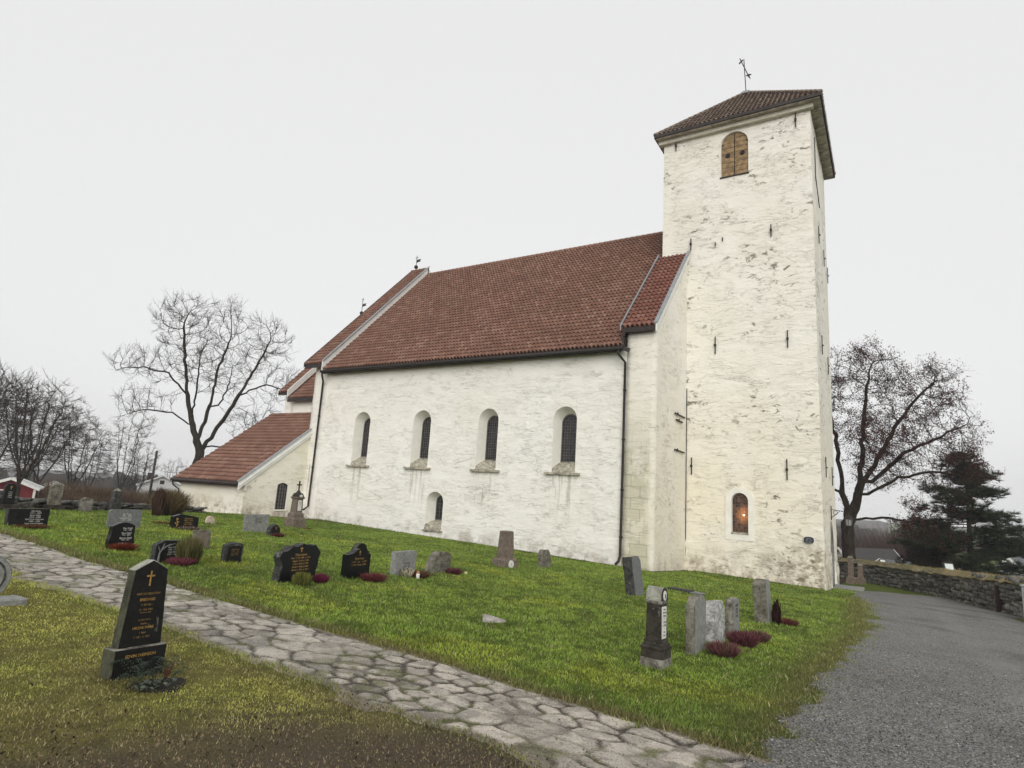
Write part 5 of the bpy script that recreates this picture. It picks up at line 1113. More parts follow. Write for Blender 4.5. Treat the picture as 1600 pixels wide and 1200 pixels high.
drystone('stone_wall', 'low dark dry-stone wall behind the gravestones on the left', [(-20.5, 4.0), (-22.1, 7.2), (-23.5, 10.0), (-25.2, 13.2), (-26.6, 16.5)], [.36, .34, .26, .22, .20], .55, 4, sw=(.2, .5), sh=(.055, .10), tone=.55)

# ================================================================== TREES
def grow(seed, skel, lobes, natt, step=.4, infl=3.2, kill=.6, iters=110, gnarl=.25, up_=.05):
    """space colonisation: skel = polylines [(parent_index or None, [points])], lobes = [(centre, radii, weight)]"""
    rg = np.random.default_rng(seed); pos, par = [], []
    ends = {}
    for k, (pk, pts) in enumerate(skel):
        pts = [np.array(p, float) for p in pts]
        if pk is None: last = None
        else:
            d = [np.linalg.norm(q-pts[0]) for q in pos]; last = int(np.argmin(d))
        prev = pts[0]
        if last is None: pos.append(prev); par.append(-1); last = 0
        for p in pts[1:]:
            L = np.linalg.norm(p-prev); m = max(1, int(L/step))
            for j in range(1, m+1):
                q = prev+(p-prev)*j/m+rg.normal(0, .05*step*2.2, 3); pos.append(q); par.append(last); last = len(pos)-1
            prev = p
    w = np.array([l[2] for l in lobes], float); w /= w.sum(); A = []
    for (c, r, _), n in zip(lobes, rg.multinomial(natt, w)):
        v = rg.normal(size=(n, 3)); v /= np.linalg.norm(v, axis=1)[:, None]; A.append(np.array(c)+v*np.array(r)*(rg.random((n, 1))**.40))
    A = np.concatenate(A); P = np.array(pos)
    dist = np.full(len(A), 1e9); near = np.zeros(len(A), int)
    def upd(lo):
        nonlocal dist, near
        Q = P[lo:]
        for i in range(0, len(Q), 400):
            D = np.linalg.norm(A[:, None]-Q[None, i:i+400], axis=2); j = D.argmin(1); d = D[np.arange(len(A)), j]; m = d < dist; dist[m] = d[m]; near[m] = j[m]+lo+i
    upd(0)
    for it in range(iters):
        act = dist < infl
        if not act.any() or len(A) == 0: break
        nn = near[act]; dv = A[act]-P[nn]; dv /= np.linalg.norm(dv, axis=1)[:, None]+1e-9
        uq, inv = np.unique(nn, return_inverse=True); S = np.zeros((len(uq), 3)); np.add.at(S, inv, dv)
        S += rg.normal(0, gnarl, S.shape); S[:, 2] += up_; S /= np.linalg.norm(S, axis=1)[:, None]+1e-9
        newp = P[uq]+S*step; lo = len(P); P = np.concatenate([P, newp]); par += list(uq)
        upd(lo); keepm = dist > kill; A = A[keepm]; dist = dist[keepm]; near = near[keepm]
        if len(P) > 17000: break
    return P, np.array(par)
def tree_radii(P, par, r0, ex):
    n = len(P); acc = np.zeros(n); ch = [[] for _ in range(n)]
    for i in range(n-1, 0, -1):
        acc[i] = max(acc[i], r0**ex); acc[par[i]] += acc[i]; ch[par[i]].append(i)
    r_ = acc**(1/ex); return r_*(1+.75*sst(r_, .035, .17)), ch
def tubes(P, rad, ch, par, lo, hi):
    """tubes for nodes whose radius lies in (lo, hi]"""
    V, F = [], []; base = 0
    start = [0]+[c for i in range(len(P)) for c in ch[i] if c != (max(ch[i], key=lambda k: rad[k]) if ch[i] else None)]
    for s in start:
        chain = [s] if par[s] < 0 else [par[s], s]; k = s
        while ch[k]: k = max(ch[k], key=lambda q: rad[q]); chain.append(k)
        rr_ = [min(rad[c], rad[chain[1]] if len(chain) > 1 and par[s] >= 0 else 9) for c in chain]
        seg = [(c, r) for c, r in zip(chain, rr_)]
        use = [i for i, (c, r) in enumerate(seg) if lo < r <= hi]
        if not use: continue
        i0 = use[0]; i1 = min(len(seg)-1, use[-1]+1) if lo > 0 else use[-1]
        pts = [P[seg[i][0]] for i in range(i0, i1+1)]; rs = [seg[i][1] for i in range(i0, i1+1)]
        if len(pts) < 2: continue
        n = 8 if rs[0] > .12 else (5 if rs[0] > .04 else 3); a = None; m = len(pts)
        if par[s] < 0 and i0 == 0: rs[0] *= 1.45; rs[1] *= 1.15
        for i in range(m):
            d = pts[min(i+1, m-1)]-pts[max(i-1, 0)]; d = d/(np.linalg.norm(d)+1e-9)
            if a is None: a = np.cross(d, (0.3, .8, .5))
            a = a-d*np.dot(a, d); a /= np.linalg.norm(a)+1e-9; b = np.cross(d, a)
            an = np.arange(n)*2*np.pi/n; V.append(pts[i]+rs[i]*(np.cos(an)[:, None]*a+np.sin(an)[:, None]*b))
            if i:
                k = np.arange(n); F.append(np.stack([base+k, base+(k+1) % n, base+n+(k+1) % n, base+n+k], 1)); base += n
        base += n
    return (np.concatenate(V), np.concatenate(F)) if V else (np.zeros((0, 3)), np.zeros((0, 4), int))
def twigs(P, rad, ch, par, rg, per, ln, r, maxrad=.05, droop=0):
    """straight tapering shoots with side shoots on every thin branch"""
    idx = np.array([i for i in range(1, len(P)) if rad[i] < maxrad]); tipn = np.array([0 if ch[i] else 1 for i in idx])
    cnt = rg.poisson(per+2.0*tipn); I = np.repeat(idx, cnt); PI_ = np.asarray(par)[I]; n = len(I)
    d0 = P[I]-P[PI_]; d0 /= np.linalg.norm(d0, axis=1)[:, None]+1e-9; t = rg.random((n, 1))
    def shoots(p0, d, L, rr_):
        p1 = p0+d*L*.5; d2 = d+rg.normal(0, .10, d.shape)+np.array([0, 0, .22-droop]); d2 /= np.linalg.norm(d2, axis=1)[:, None]; p2 = p1+d2*L*.5
        a = np.cross(d, (.3, .5, .8)); a /= np.linalg.norm(a, axis=1)[:, None]+1e-9; c = np.cross(d, a)
        V = np.stack([p0+a*rr_, p0-a*rr_*.5+c*rr_*.87, p0-a*rr_*.5-c*rr_*.87, p1+a*rr_*.75, p1-a*rr_*.37+c*rr_*.6, p1-a*rr_*.37-c*rr_*.6, p2], 1); return V, p1, p2, d2
    d = d0*1.0+rg.normal(0, .45, (n, 3))+np.array([0, 0, .18-droop]); d /= np.linalg.norm(d, axis=1)[:, None]; L = ln*rg.uniform(.5, 1.25, (n, 1))
    A, p1, p2, d2 = shoots(P[PI_]+(P[I]-P[PI_])*t, d, L, r); out = [A]; tips = [p1, p2]
    for k, (pp, f) in enumerate(((p1, .55), (p1+(p2-p1)*.5, .45), (p1-d*L*.22, .5))):
        e = d2+rg.normal(0, .55, (n, 3)); e /= np.linalg.norm(e, axis=1)[:, None]; B, q1, q2, _ = shoots(pp, e, L*f*rg.uniform(.6, 1.2, (n, 1)), r*.72); out.append(B); tips.append(q2)
    V = np.concatenate(out); m = len(V); F = np.array([[0, 1, 4, 3], [1, 2, 5, 4], [2, 0, 3, 5], [3, 4, 6, 6], [4, 5, 6, 6], [5, 3, 6, 6]])
    F = (np.arange(m)[:, None, None]*7+F[None]).reshape(-1, 4); return V.reshape(-1, 3), F, np.concatenate(tips)
def mesh_mixed(name, V, F, m, parent):
    me = bpy.data.meshes.new(name); tri = F[:, 2] == F[:, 3]
    cnt = np.where(tri, 3, 4).astype(np.int32); mk = np.ones(F.shape, bool); mk[tri, 3] = False; loops = F[mk]
    me.vertices.add(len(V)); me.vertices.foreach_set('co', np.asarray(V, np.float32).ravel()); me.loops.add(len(loops)); me.loops.foreach_set('vertex_index', loops.astype(np.int32))
    st_ = np.concatenate([[0], np.cumsum(cnt)[:-1]]).astype(np.int32); me.polygons.add(len(F)); me.polygons.foreach_set('loop_start', st_); me.update(calc_edges=True)
    me.polygons.foreach_set('use_smooth', np.ones(len(F), bool)); me.materials.append(m); o = bpy.data.objects.new(name, me); link(o); o.parent = parent; return o
def make_tree(label, loc, rz, seed, skel, lobes, natt, r0=.013, ex=2.25, twig=(1.2, .6, .008), step=.4, kill=.6, infl=3.2, split=.085, bm_='bark', tm='twig', leaves=None, group=None, droop=0, gnarl=.25, name='bare_tree', maxtw=.05):
    P, par = grow(seed, skel, lobes, natt, step, infl, kill, gnarl=gnarl); rad, ch = tree_radii(P, par, r0, ex)
    r = thing(name, label, 'tree', loc, rz, group)
    V, F = tubes(P, rad, ch, par, split, 9); npmesh('trunk', V, F, M[bm_], r, smooth=True)
    V, F = tubes(P, rad, ch, par, -1, split); rg = np.random.default_rng(seed+1); V2, F2, tips = twigs(P, rad, ch, par, rg, *twig, maxrad=maxtw, droop=droop)
    mesh_mixed('crown', np.concatenate([V, V2]), np.concatenate([F, F2+len(V)]), M[tm], r)
    if leaves:
        n, size, cols = leaves; key = np.array([mnoise.noise(Vector(t)*.33)+.5*mnoise.noise(Vector(t)*.9) for t in tips]); pr = np.clip(key+.55, .12, 1); pr /= pr.sum()
        k = rg.choice(len(tips), n, p=pr); c = tips[k]+rg.normal(0, .10, (n, 3)); a = rg.normal(size=(n, 3)); a /= np.linalg.norm(a, axis=1)[:, None]; b = np.cross(a, rg.normal(size=(n, 3))); b /= np.linalg.norm(b, axis=1)[:, None]
        sz = size*rg.uniform(.6, 1.3, (n, 1)); Vl = np.stack([c-a*sz, c+b*sz*.55, c+a*sz, c-b*sz*.55], 1).reshape(-1, 3); cc = np.array(cols)[rg.integers(0, len(cols), n)]*rg.uniform(.6, 1.4, (n, 1))
        npmesh('dead_leaves', Vl, np.arange(n*4).reshape(-1, 4), M['deadleaf'], r, tint=np.repeat(cc, 4, 0))
    return r
def copy_tree(src, loc, rz, s, label, group=None):
    c = src.copy(); COL.objects.link(c); c.location = loc; c.rotation_euler = (0, 0, rz); c.scale = (s[0], s[0], s[1]) if isinstance(s, tuple) else (s, s, s); c['label'] = label
    if group: c['group'] = group
    for ch_ in list(src.children):
        k = ch_.copy(); COL.objects.link(k); k.parent = c
    return c
# the big ash behind the lean-to
rq = random.Random(5)
skel = [(None, [(0, 0, -.6), (.05, 0, 2.5), (.15, 0, 5.0)]), (0, [(.15, 0, 5.0), (-.9, .3, 7.6), (-1.6, .5, 10.2), (-2.2, .4, 13.2), (-2.6, .2, 16)]),
        (0, [(.15, 0, 5.0), (1.6, -.3, 8.0), (2.9, -.7, 11.0), (4.0, -.6, 14.0), (4.5, -.5, 15.6)]), (0, [(-.2, .1, 6.0), (.4, .8, 9.0), (.5, 1.2, 12.0), (1.2, 1.2, 15.5)]),
        (0, [(-.7, .2, 7.0), (-2.4, -.3, 8.1), (-4.2, -.5, 8.2), (-6.0, -.4, 7.4)]), (0, [(-1.5, .4, 9.8), (-3.2, 1.0, 11.6), (-5.2, 1.2, 11.9), (-7.2, 1.1, 11.4)]),
        (0, [(.5, .1, 5.6), (2.0, .4, 5.5), (3.2, .6, 6.6), (4.6, .8, 8.0)]), (0, [(2.6, -.5, 10.3), (4.6, -.9, 11.4), (6.6, -1.0, 11.0)]), (0, [(-.9, .3, 8.0), (-.8, -2.2, 10.0), (-.9, -3.6, 12.5)]), (0, [(1.0, .8, 9.0), (1.6, 3.0, 11.0), (1.8, 4.0, 13.4)])]
lobes = [((-2.6, 0, 15.8), (2.6, 2.6, 3.2), 1.3), ((.6, .8, 16.4), (2.3, 2.5, 2.6), 1.1), ((3.9, -.4, 15.0), (2.6, 2.6, 2.9), 1.2), ((-5.6, .6, 12.0), (2.2, 2.2, 1.5), .7), ((-4.4, -.3, 8.8), (2.4, 2.2, 1.5), .4), ((6.0, -.6, 11.6), (2.0, 2.2, 2.0), .7), ((4.2, .6, 8.0), (2.6, 2.2, 2.0), .8), ((-.6, -2.6, 12.4), (2.4, 2.0, 2.6), .6), ((1.4, 3.2, 12.6), (2.4, 2.0, 2.6), .6), ((-3.6, 0, 12.8), (1.8, 2.4, 2.2), .5)]
make_tree('big bare spreading tree with two main stems behind the low lean-to roof', (-50.5, 30.4, -1.3), R(58.5), 11, skel, lobes, 2900, r0=.0145, ex=2.12, twig=(1.35, 1.15, .0125), kill=.70, step=.42, gnarl=.16)
# beech with withered red leaves beside the tower
skel = [(None, [(0, 0, -.6), (0, 0, 2.4), (.05, 0, 3.9)]), (0, [(.05, 0, 3.6), (-.25, 0, 6.0), (-.5, .2, 9.0), (-1.2, .2, 12.8)]), (0, [(.05, 0, 3.4), (.8, -.2, 5.8), (2.3, -.3, 8.6), (3.6, -.4, 11.0), (4.8, -.4, 12.4)]), (0, [(.5, -.1, 4.4), (1.0, .6, 8.0), (1.3, .8, 11.5), (1.6, .8, 13.8)]),
        (0, [(1.2, -.2, 6.0), (3.4, .3, 8.2), (5.4, .5, 9.4), (6.8, .5, 10.2)]), (0, [(.9, -.2, 5.2), (3.0, -.8, 6.6), (5.2, -1.2, 7.0), (6.6, -1.3, 6.6)]), (0, [(-.4, 0, 5.5), (-2.4, 0, 7.4), (-4.2, 0, 9.4)]), (0, [(.2, 0, 3.8), (2.4, -.6, 4.0), (4.6, -.9, 3.6), (5.4, -1, 3.0)])]
lobes = [((-1.6, .2, 12.8), (2.6, 2.6, 2.8), 1), ((1.6, .6, 13.6), (2.6, 2.6, 2.2), 1.1), ((4.6, -.2, 12.0), (2.4, 2.4, 2.4), 1.1), ((6.2, .4, 10.0), (2.0, 2.0, 2.0), .9), ((5.6, -1.0, 7.2), (2.1, 2.0, 1.8), .8), ((-4.2, 0, 9.4), (2.4, 2.4, 2.8), .8), ((2.2, 2.8, 8.6), (2.6, 1.8, 3.0), .7), ((2.0, -3.0, 8.6), (2.6, 1.8, 3.0), .7), ((4.4, -.8, 3.9), (2.4, 2.4, 1.6), .8), ((3.0, 0, 9.6), (2.6, 1.8, 2.4), .8)]
make_tree('leaning beech with withered dark red leaves, right of the church tower', (-2.45, 47.0, -2.3), R(0), 23, skel, lobes, 2600, r0=.016, ex=2.1, twig=(1.25, 1.0, .0115), kill=.70, step=.42, gnarl=.18, leaves=(38000, .052, [(.065, .027, .028), (.09, .036, .035), (.05, .022, .023), (.105, .052, .043)]), droop=.12, name='beech_tree')
# winter trees on the left
GB = 'bare trees beyond the left wall'
def vase(seed, H, Rr_):
    q = random.Random(seed); skel = [(None, [(0, 0, -.8), (.1, 0, H*.16), (0, .1, H*.26)])]; lobes = []
    for i in range(5):
        a = i*2*math.pi/5+q.uniform(-.4, .4); z0 = H*q.uniform(.12, .26); t = q.uniform(.5, 1)
        skel.append((0, [(0, 0, z0), (math.cos(a)*Rr_*.30, math.sin(a)*Rr_*.30, H*.45), (math.cos(a)*Rr_*.55*t, math.sin(a)*Rr_*.55*t, H*.78)]))
        lobes.append(((math.cos(a)*Rr_*.55, math.sin(a)*Rr_*.55, H*q.uniform(.62, .80)), (Rr_*.5, Rr_*.5, H*.19), 1)); lobes.append(((math.cos(a+.6)*Rr_*.65, math.sin(a+.6)*Rr_*.65, H*q.uniform(.36, .52)), (Rr_*.42, Rr_*.42, H*.14), .7))
    lobes.append(((0, 0, H*.84), (Rr_*.5, Rr_*.5, H*.15), 1)); return skel, lobes
sk, lo = vase(3, 15, 5.2)
def at(px_, py_, dep):
    d = (Vector(r2)*(px_-800)-Vector(u2)*(py_-600)+Vector(fw)*945.936)/945.936*dep; return d.x, d.y
tA = make_tree('bushy bare tree standing right in front of the red cabin', (-59.5, 21.3, gz(-59.5, 21.3)-.3), .5, 31, sk, lo, 1500, r0=.015, ex=2.1, twig=(1.4, 1.15, .017), step=.5, kill=.95, infl=3.6, tm='twig_far', group=GB); tA.scale = (.80, .80, .76)
sk, lo = vase(9, 14, 3.4)
tB = make_tree('slender bare tree with many upright branches, next to the brown thicket', (-86, 42.0, gz(-86, 42)-.3), 1.5, 37, sk, lo, 1000, r0=.015, ex=2.1, twig=(1.3, 1.1, .016), step=.5, kill=.95, infl=3.4, tm='twig_far', group=GB)
q = random.Random(17)
TREES = [(-84.3, 25.1, tA, 1.20, 'tall dark bare tree at the left edge of the picture'), (-92.0, 29.5, tA, 1.32, 'tallest bare tree of the left group, its crown broad and dense'), (-85.1, 31.0, tA, 1.05, 'broad bare tree in the middle of the left group'), (-97.0, 37.0, tA, 1.25, 'bare tree with a rounded crown, right of the tallest one'),
         (-90.1, 38.0, tA, .98, 'bare tree at the right shoulder of the left group'), (-103.9, 46.0, tB, 1.1, 'narrow bare tree between the left group and the slender one'), (-93.4, 47.9, tB, .92, 'narrow bare tree left of the tall dark pole'), (-78.3, 28.7, tB, 1.05, 'leaning slim bare tree among the thick crowns'),
         (-110.4, 57.2, tB, .78, 'faint thin tree seen over the white gabled house'), (-101.0, 57.0, tB, .75, 'pale thin sapling just left of the big spreading tree'), (-74, 20.0, tA, 1.0, 'bare tree partly outside the left edge, above the cabin')]
for x, y, src, s, lab in TREES:
    copy_tree(src, (x, y, gz(x, y)-.3), q.uniform(0, 6.28), (s*.92, s*.86*q.uniform(.95, 1.08)), lab, GB)
# twiggy undergrowth
b0 = sprigs('bush', 'brown leafless bush at the left end of the thicket', 'bush', -72.5, 28.2, 1.7, 2.3, 1900, [(.09, .06, .04), (.13, .088, .052), (.065, .046, .034), (.19, .12, .065)], w=.010, spread=.6, tang=.35, group='leafless bushes in the thicket', seed=60); b0.scale = (1.1, 1.1, .7)
BX = [(-66.5, 27.5, 1.1, 'brown bush under the leaning slim tree'), (-64.5, 29.5, .9, 'low brown bush at the edge of the dry field'), (-71.8, 33.0, 1.25, 'large brown bush in the middle of the thicket'), (-70, 35.2, 1.0, 'brown bush below the slender tree'), (-78, 41.5, 1.35, 'tall brown bush right of the slender tree'), (-72.5, 39.0, 1.1, 'brown bush near the tall dark pole'),
      (-86, 50.0, 1.3, 'brown bush far behind the dark pole'), (-60.2, 25.2, .8, 'small brown bush behind the pale squat headstone'), (-76.2, 31.0, 1.4, 'tall dark brown bush deep in the thicket'), (-82, 45.8, 1.5, 'high brown bush at the right end of the thicket')]
for x, y, s, lab in BX:
    c = b0.copy(); COL.objects.link(c); c.location = (x, y, gz(x, y)-.1); c.scale = (s*1.15, s*1.15, s*(.62 if y < 30 else .95)); c.rotation_euler = (0, 0, q.uniform(0, 6)); c['label'] = lab
# reddish thicket and dark spruce bush on the right
b1 = sprigs('bush', 'reddish brown twiggy bush behind the mossy wall, next to the beech trunk', 'bush', 1.2, 92.0, 3.6, 8.2, 2600, [(.065, .036, .032), (.09, .05, .04), (.05, .034, .03), (.08, .062, .05)], w=.022, spread=.6, tang=.35, group='reddish bushes behind the mossy wall', seed=61)
for x, y, s, lab in ((-4.5, 103, 1.05, 'reddish brown bush right of the tower corner'), (5.5, 95, .9, 'reddish brown bush left of the dark spruce shrub'), (1.2, 112, 1.25, 'tall reddish bush farther back between beech and spruce shrub')):
    c = b1.copy(); COL.objects.link(c); c.location = (x, y, gz(x, y)-.1); c.scale = (s, s, s); c.rotation_euler = (0, 0, s*3); c['label'] = lab
sprigs('hedge', 'tangled withered brown hedge against the lean-to wall', 'hedge', -23.1, 13.15, .52, 1.0, 4200, [(.13, .09, .05), (.18, .13, .07), (.08, .055, .032), (.24, .18, .09), (.12, .11, .045)], w=.006, spread=.3, seed=62, tang=.42)
sprigs('hedge', 'narrow upright rusty brown bush left of the withered hedge', 'hedge', -22.7, 12.5, .24, 1.04, 1300, [(.085, .05, .038), (.115, .07, .048), (.06, .038, .03)], w=.010, spread=-.05, seed=63, tang=.2)
# pine
def needle_tree(name, label, x, y, H, seed, lev, spread_fn, cols, ncl, trunk_r, clump=.34):
    rg = np.random.default_rng(seed); r = thing(name, label, 'tree', (x, y, gz(x, y)-.1), 0)
    bm = bmesh.new(); pts = [(.25*math.sin(t*3)*t*.6, .15*math.sin(t*4+1)*t, H*t*.99) for t in np.linspace(0, 1, 12)]; tube(bm, pts, [max(.02, trunk_r*(1-t)**.8) for t in np.linspace(0, 1, 12)], 9)
    V, F, T_ = [], [], []; nb = 0
    for i in range(lev):
        t = spread_fn[0]+(1-spread_fn[0])*(i/lev)**.9; L0 = spread_fn[1](t)
        for k in range(rg.integers(3, 6)):
            a = rg.uniform(0, 6.28); L = L0*rg.uniform(.35, 1.2); z = H*t+rg.uniform(-.28, .28); rise = rg.uniform(.0, .45)/max(1, L*.5)
            bp = [np.array([math.cos(a)*L*s, math.sin(a)*L*s, z+rise*L*s*s-.06*L*s]) for s in (0, .35, .7, 1)]
            tube(bm, bp, [.05*(1-t)+.02, .035*(1-t)+.014, .018, .006], 4)
            for c in range(max(3, int(ncl*L))):
                s = rg.uniform(.30, 1.03); p = bp[0]+(bp[3]-bp[0])*s; p = p+np.array([rg.normal(0, .2*L0*.5), rg.normal(0, .2*L0*.5), rg.normal(.06, .19)])
                n = 26; d = rg.normal(size=(n, 3)); d[:, 2] = np.abs(d[:, 2])*.8; d[:, :2] += np.array([math.cos(a), math.sin(a)])*.5; d /= np.linalg.norm(d, axis=1)[:, None]; ll = clump*rg.uniform(.5, 1.1, (n, 1)); o_ = np.cross(d, rg.normal(size=(n, 3))); o_ /= np.linalg.norm(o_, axis=1)[:, None]; o_ *= .022
                V.append(np.stack([p-o_+0*d, p+o_+0*d, p+d*ll], 1).reshape(-1, 3)); cc = np.array(cols[rg.integers(0, len(cols))])*rg.uniform(.6, 1.35); T_.append(np.tile(cc, (n*3, 1))); nb += n
    obj('trunk', bm, M['pinebark'], r, True); npmesh('crown', np.concatenate(V), np.arange(nb*3).reshape(-1, 3), M['needle'], r, tint=np.concatenate(T_)); return r
DG = [(.020, .032, .017), (.030, .045, .022), (.042, .058, .027), (.016, .026, .015)]
needle_tree('pine_tree', 'dark layered pine with a pointed top behind the mossy wall', 4.9, 57.4, 10.6, 5, 17, (.22, lambda t: 5.2*(1-t)**.55+.4), DG, 12.0, .27, clump=.52)
needle_tree('spruce_shrub', 'dense dark evergreen shrub between the beech and the pine', 2.9, 60.0, 5.6, 6, 17, (.03, lambda t: 2.7*(1-t)**.4+.4), [(.022, .022, .014), (.03, .028, .017), (.038, .031, .02)], 11, .14, clump=.40)
needle_tree('spruce_shrub', 'dark evergreen at the right edge of the picture, partly cut off', 11.2, 56.5, 6.8, 8, 14, (.05, lambda t: 2.5*(1-t)**.6+.3), DG, 8, .16)

# ================================================================== BUILDINGS AROUND, POLE, LAMPS
def house(name, label, x, y, rz, w, d, h, rh, wall, roof, trim='whitewood', wins=(), chimney=None, ov=.35, corner=True, z=None):
    r = thing(name, label, 'house', (x, y, gz(x, y) if z is None else z), rz)
    bm = bmesh.new(); prism(bm, [(-w/2, -.8), (w/2, -.8), (w/2, h), (0, h+rh), (-w/2, h)], -d/2, d/2); obj('wall', bm, wall, r)
    bm = bmesh.new(); sl = rh/(w/2)
    for s in (-1, 1): prism(bm, [(0, h+rh+.05), (s*(w/2+ov), h-sl*ov+.05), (s*(w/2+ov), h-sl*ov+.19), (0, h+rh+.19)], -d/2-ov, d/2+ov)
    ro = obj('roof', bm, roof, r)
    for yy in (-d/2-ov-.02, d/2+ov+.02):
        for s in (-1, 1): bm = bmesh.new(); beam(bm, (s*.01, yy, h+rh+.10), (s*(w/2+ov), yy, h-sl*ov+.10), .04, .24, (0, 0, 1)); obj('bargeboard', bm, M[trim], ro)
    if corner:
        for sx in (-1, 1):
            for sy in (-1, 1): bm = bmesh.new(); box(bm, sx*w/2-.09, sx*w/2+.09, sy*d/2-.09, sy*d/2+.09, -.8, h-.02); obj('corner_board', bm, M[trim], r)
    for (wx, wz, ww, wh) in wins:
        bm = bmesh.new(); box(bm, wx-ww/2-.08, wx+ww/2+.08, -d/2-.05, -d/2+.02, wz-wh/2-.08, wz+wh/2+.08); wf = obj('window', bm, M['whitewood'], r)
        bm = bmesh.new(); box(bm, wx-ww/2, wx+ww/2, -d/2-.06, -d/2-.051, wz-wh/2, wz+wh/2); obj('pane', bm, M['glass'], wf)
    if chimney: bm = bmesh.new(); box(bm, chimney[0]-.3, chimney[0]+.3, chimney[1]-.3, chimney[1]+.3, h, h+rh+chimney[2]); obj('chimney', bm, M['darkwood'], ro)
    return r
wr_ = plain('red_clapboard', (.15, .016, .02), .8, .15, 4, .2); ww_ = plain('white_clapboard', (.72, .72, .71), .7, .05, 4, .2); rs = plain('slate_roof', (.11, .115, .125), .8, .2, 5, .4); rl = plain('pale_metal_roof', (.48, .49, .49), .6, .15, 3, .1); rd = plain('dark_tile_roof', (.05, .045, .045), .85, .25, 6, .4)
house('cabin', 'small red cabin with white corner boards and a pale roof beyond the left wall', -67.9, 24.0, R(66), 3.5, 5.0, 2.15, .72, wr_, rl, wins=((-1.0, 1.0, 1.2, 1.8),), z=gz(-67.9, 24.0)-.75)
house('house', 'white gabled house with a small dark attic window beside the brown hedge', -102.1, 56.2, R(61), 6.4, 8, 3.3, 1.5, ww_, rl, wins=((0, 3.85, .65, .6),), chimney=(-1.9, -3, .45), z=gz(-101.5, 57.2)+1.0)
house('house', 'far white house half hidden by trunks left of the leaning trees', -123, 49.5, R(70), 8, 8, 2.6, 1.8, ww_, rs, wins=((-1.8, 1.5, 1, 1), (1.8, 1.5, 1, 1)), z=gz(-123, 49.5)-.3)
house('house', 'low house with dark roof and white gable peeping over the mossy wall by the beech', -2.6, 84, R(-38), 4.4, 8, 2.4, 2.2, ww_, rd, z=-6.6)
house('shed', 'low roof with a white edge just behind the mossy wall', .9, 80, R(55), 5.0, 4.4, 2.0, 1.1, ww_, rs, z=-6.0)
house('house', 'white house with steep grey roof half hidden behind the pine', 11.0, 80, R(-20), 6.0, 9, 3.2, 3.0, ww_, rs, wins=((0, 3.9, .8, .9),), z=-7.6)
house('shed', 'long grey slate roof right behind the mossy wall near the pine', 10.0, 66.5, R(80), 5.6, 9.5, 2.1, 1.7, ww_, rs, z=-6.2)
# pole
x, y = -38.6, 20.6; r = thing('utility_pole', 'tall dark wooden pole standing beyond the low left wall', 'pole', (x, y, gz(x, y)))
bm = bmesh.new(); tube(bm, [(0, 0, -.5), (0, 0, 3.55)], [.085, .065], 10); obj('shaft', bm, M['darkwood'], r, True); bm = bmesh.new(); tube(bm, [(0, 0, 3.55), (0, 0, 3.6)], [.075, .03], 10); obj('cap', bm, M['iron'], r)
x, y = -34.2, 18.6; r = thing('sign_board', 'small dark board on a short post in front of the tall pole', 'sign board', (x, y, gz(x, y)), R(60))
bm = bmesh.new(); box(bm, -.06, .06, -.04, .04, -.3, 1.0); obj('post', bm, M['darkwood'], r); bm = bmesh.new(); box(bm, -.3, .3, -.06, -.041, .82, 1.02); obj('board', bm, M['iron'], r)
# floodlights on the wall
def flood(label, x, y, z, rz, s=1.0):
    r = thing('floodlight', label, 'floodlight', (x, y, z), rz, 'floodlights along the mossy wall')
    bm = bmesh.new(); tube(bm, [(0, .1, -.5), (0, .1, .12*s)], .03, 6); obj('stand', bm, M['iron'], r)
    bm = bmesh.new(); prism(bm, [(-.14*s, .06*s), (-.22*s, .16*s), (.0, .62*s), (.16*s, .60*s), (.10*s, .06*s)], -.28*s, .28*s, 'x'); obj('housing', bm, M['iron'], r)
    bm = bmesh.new(); v = [bm.verts.new(p) for p in ((-.22*s, -.205*s, .20*s), (.22*s, -.205*s, .20*s), (.22*s, -.04*s, .56*s), (-.22*s, -.04*s, .56*s))]; bm.faces.new(v); obj('glass', bm, plain('floodlight_glass', (.55, .60, .60), .15, .05, 4, 0), r)
    bm = bmesh.new(); 
    for sx in (-1, 1): beam(bm, (sx*.31*s, 0, .1*s), (sx*.31*s, .0, .4*s), .03, .06)
    obj('yoke', bm, M['iron'], r)
flood('black floodlight with a pale glass standing behind the middle of the mossy wall', 2.5, 40.6, -.98, R(18), .85)
flood('smaller floodlight near the far end of the mossy wall', -.55, 45.9, -1.25, R(14), .62)
# post and grey cabinet at the wall
x, y = 3.45, 31.3; r = thing('marker_post', 'short dark brown post standing against the mossy wall', 'post', (x, y, gz(x, y)), R(10))
bm = bmesh.new(); sqprofile(bm, [(.085, .085, -.2), (.08, .08, 1.02), (.05, .05, 1.06)]); obj('post', bm, plain('rusty_brown_post', (.035, .018, .016), .8, .3, 8, .3), r); bm = bmesh.new(); box(bm, -.06, .06, -.086, -.083, .72, .95); obj('plate', bm, M['iron'], r)
x, y = 4.02, 26.6; r = thing('cabinet', 'grey metal utility cabinet at the right edge, in front of the mossy wall', 'cabinet', (x, y, gz(x, y)), R(-20))
bm = bmesh.new(); box(bm, -.42, .42, -.2, .2, -.1, 1.22); bmesh.ops.bevel(bm, geom=bm.edges[:], offset=.012, segments=1, affect='EDGES'); mc = plain('grey_painted_metal', (.30, .32, .31), .55, .08, 3, .05); obj('body', bm, mc, r)
bm = bmesh.new(); box(bm, -.45, .45, -.23, .23, 1.222, 1.26); obj('lid', bm, mc, r); bm = bmesh.new(); box(bm, -.36, .36, -.212, -.202, .1, 1.12); dd_ = obj('door', bm, mc, r); bm = bmesh.new(); box(bm, -.31, -.27, -.235, -.213, .55, .72); obj('handle', bm, M['iron'], dd_)
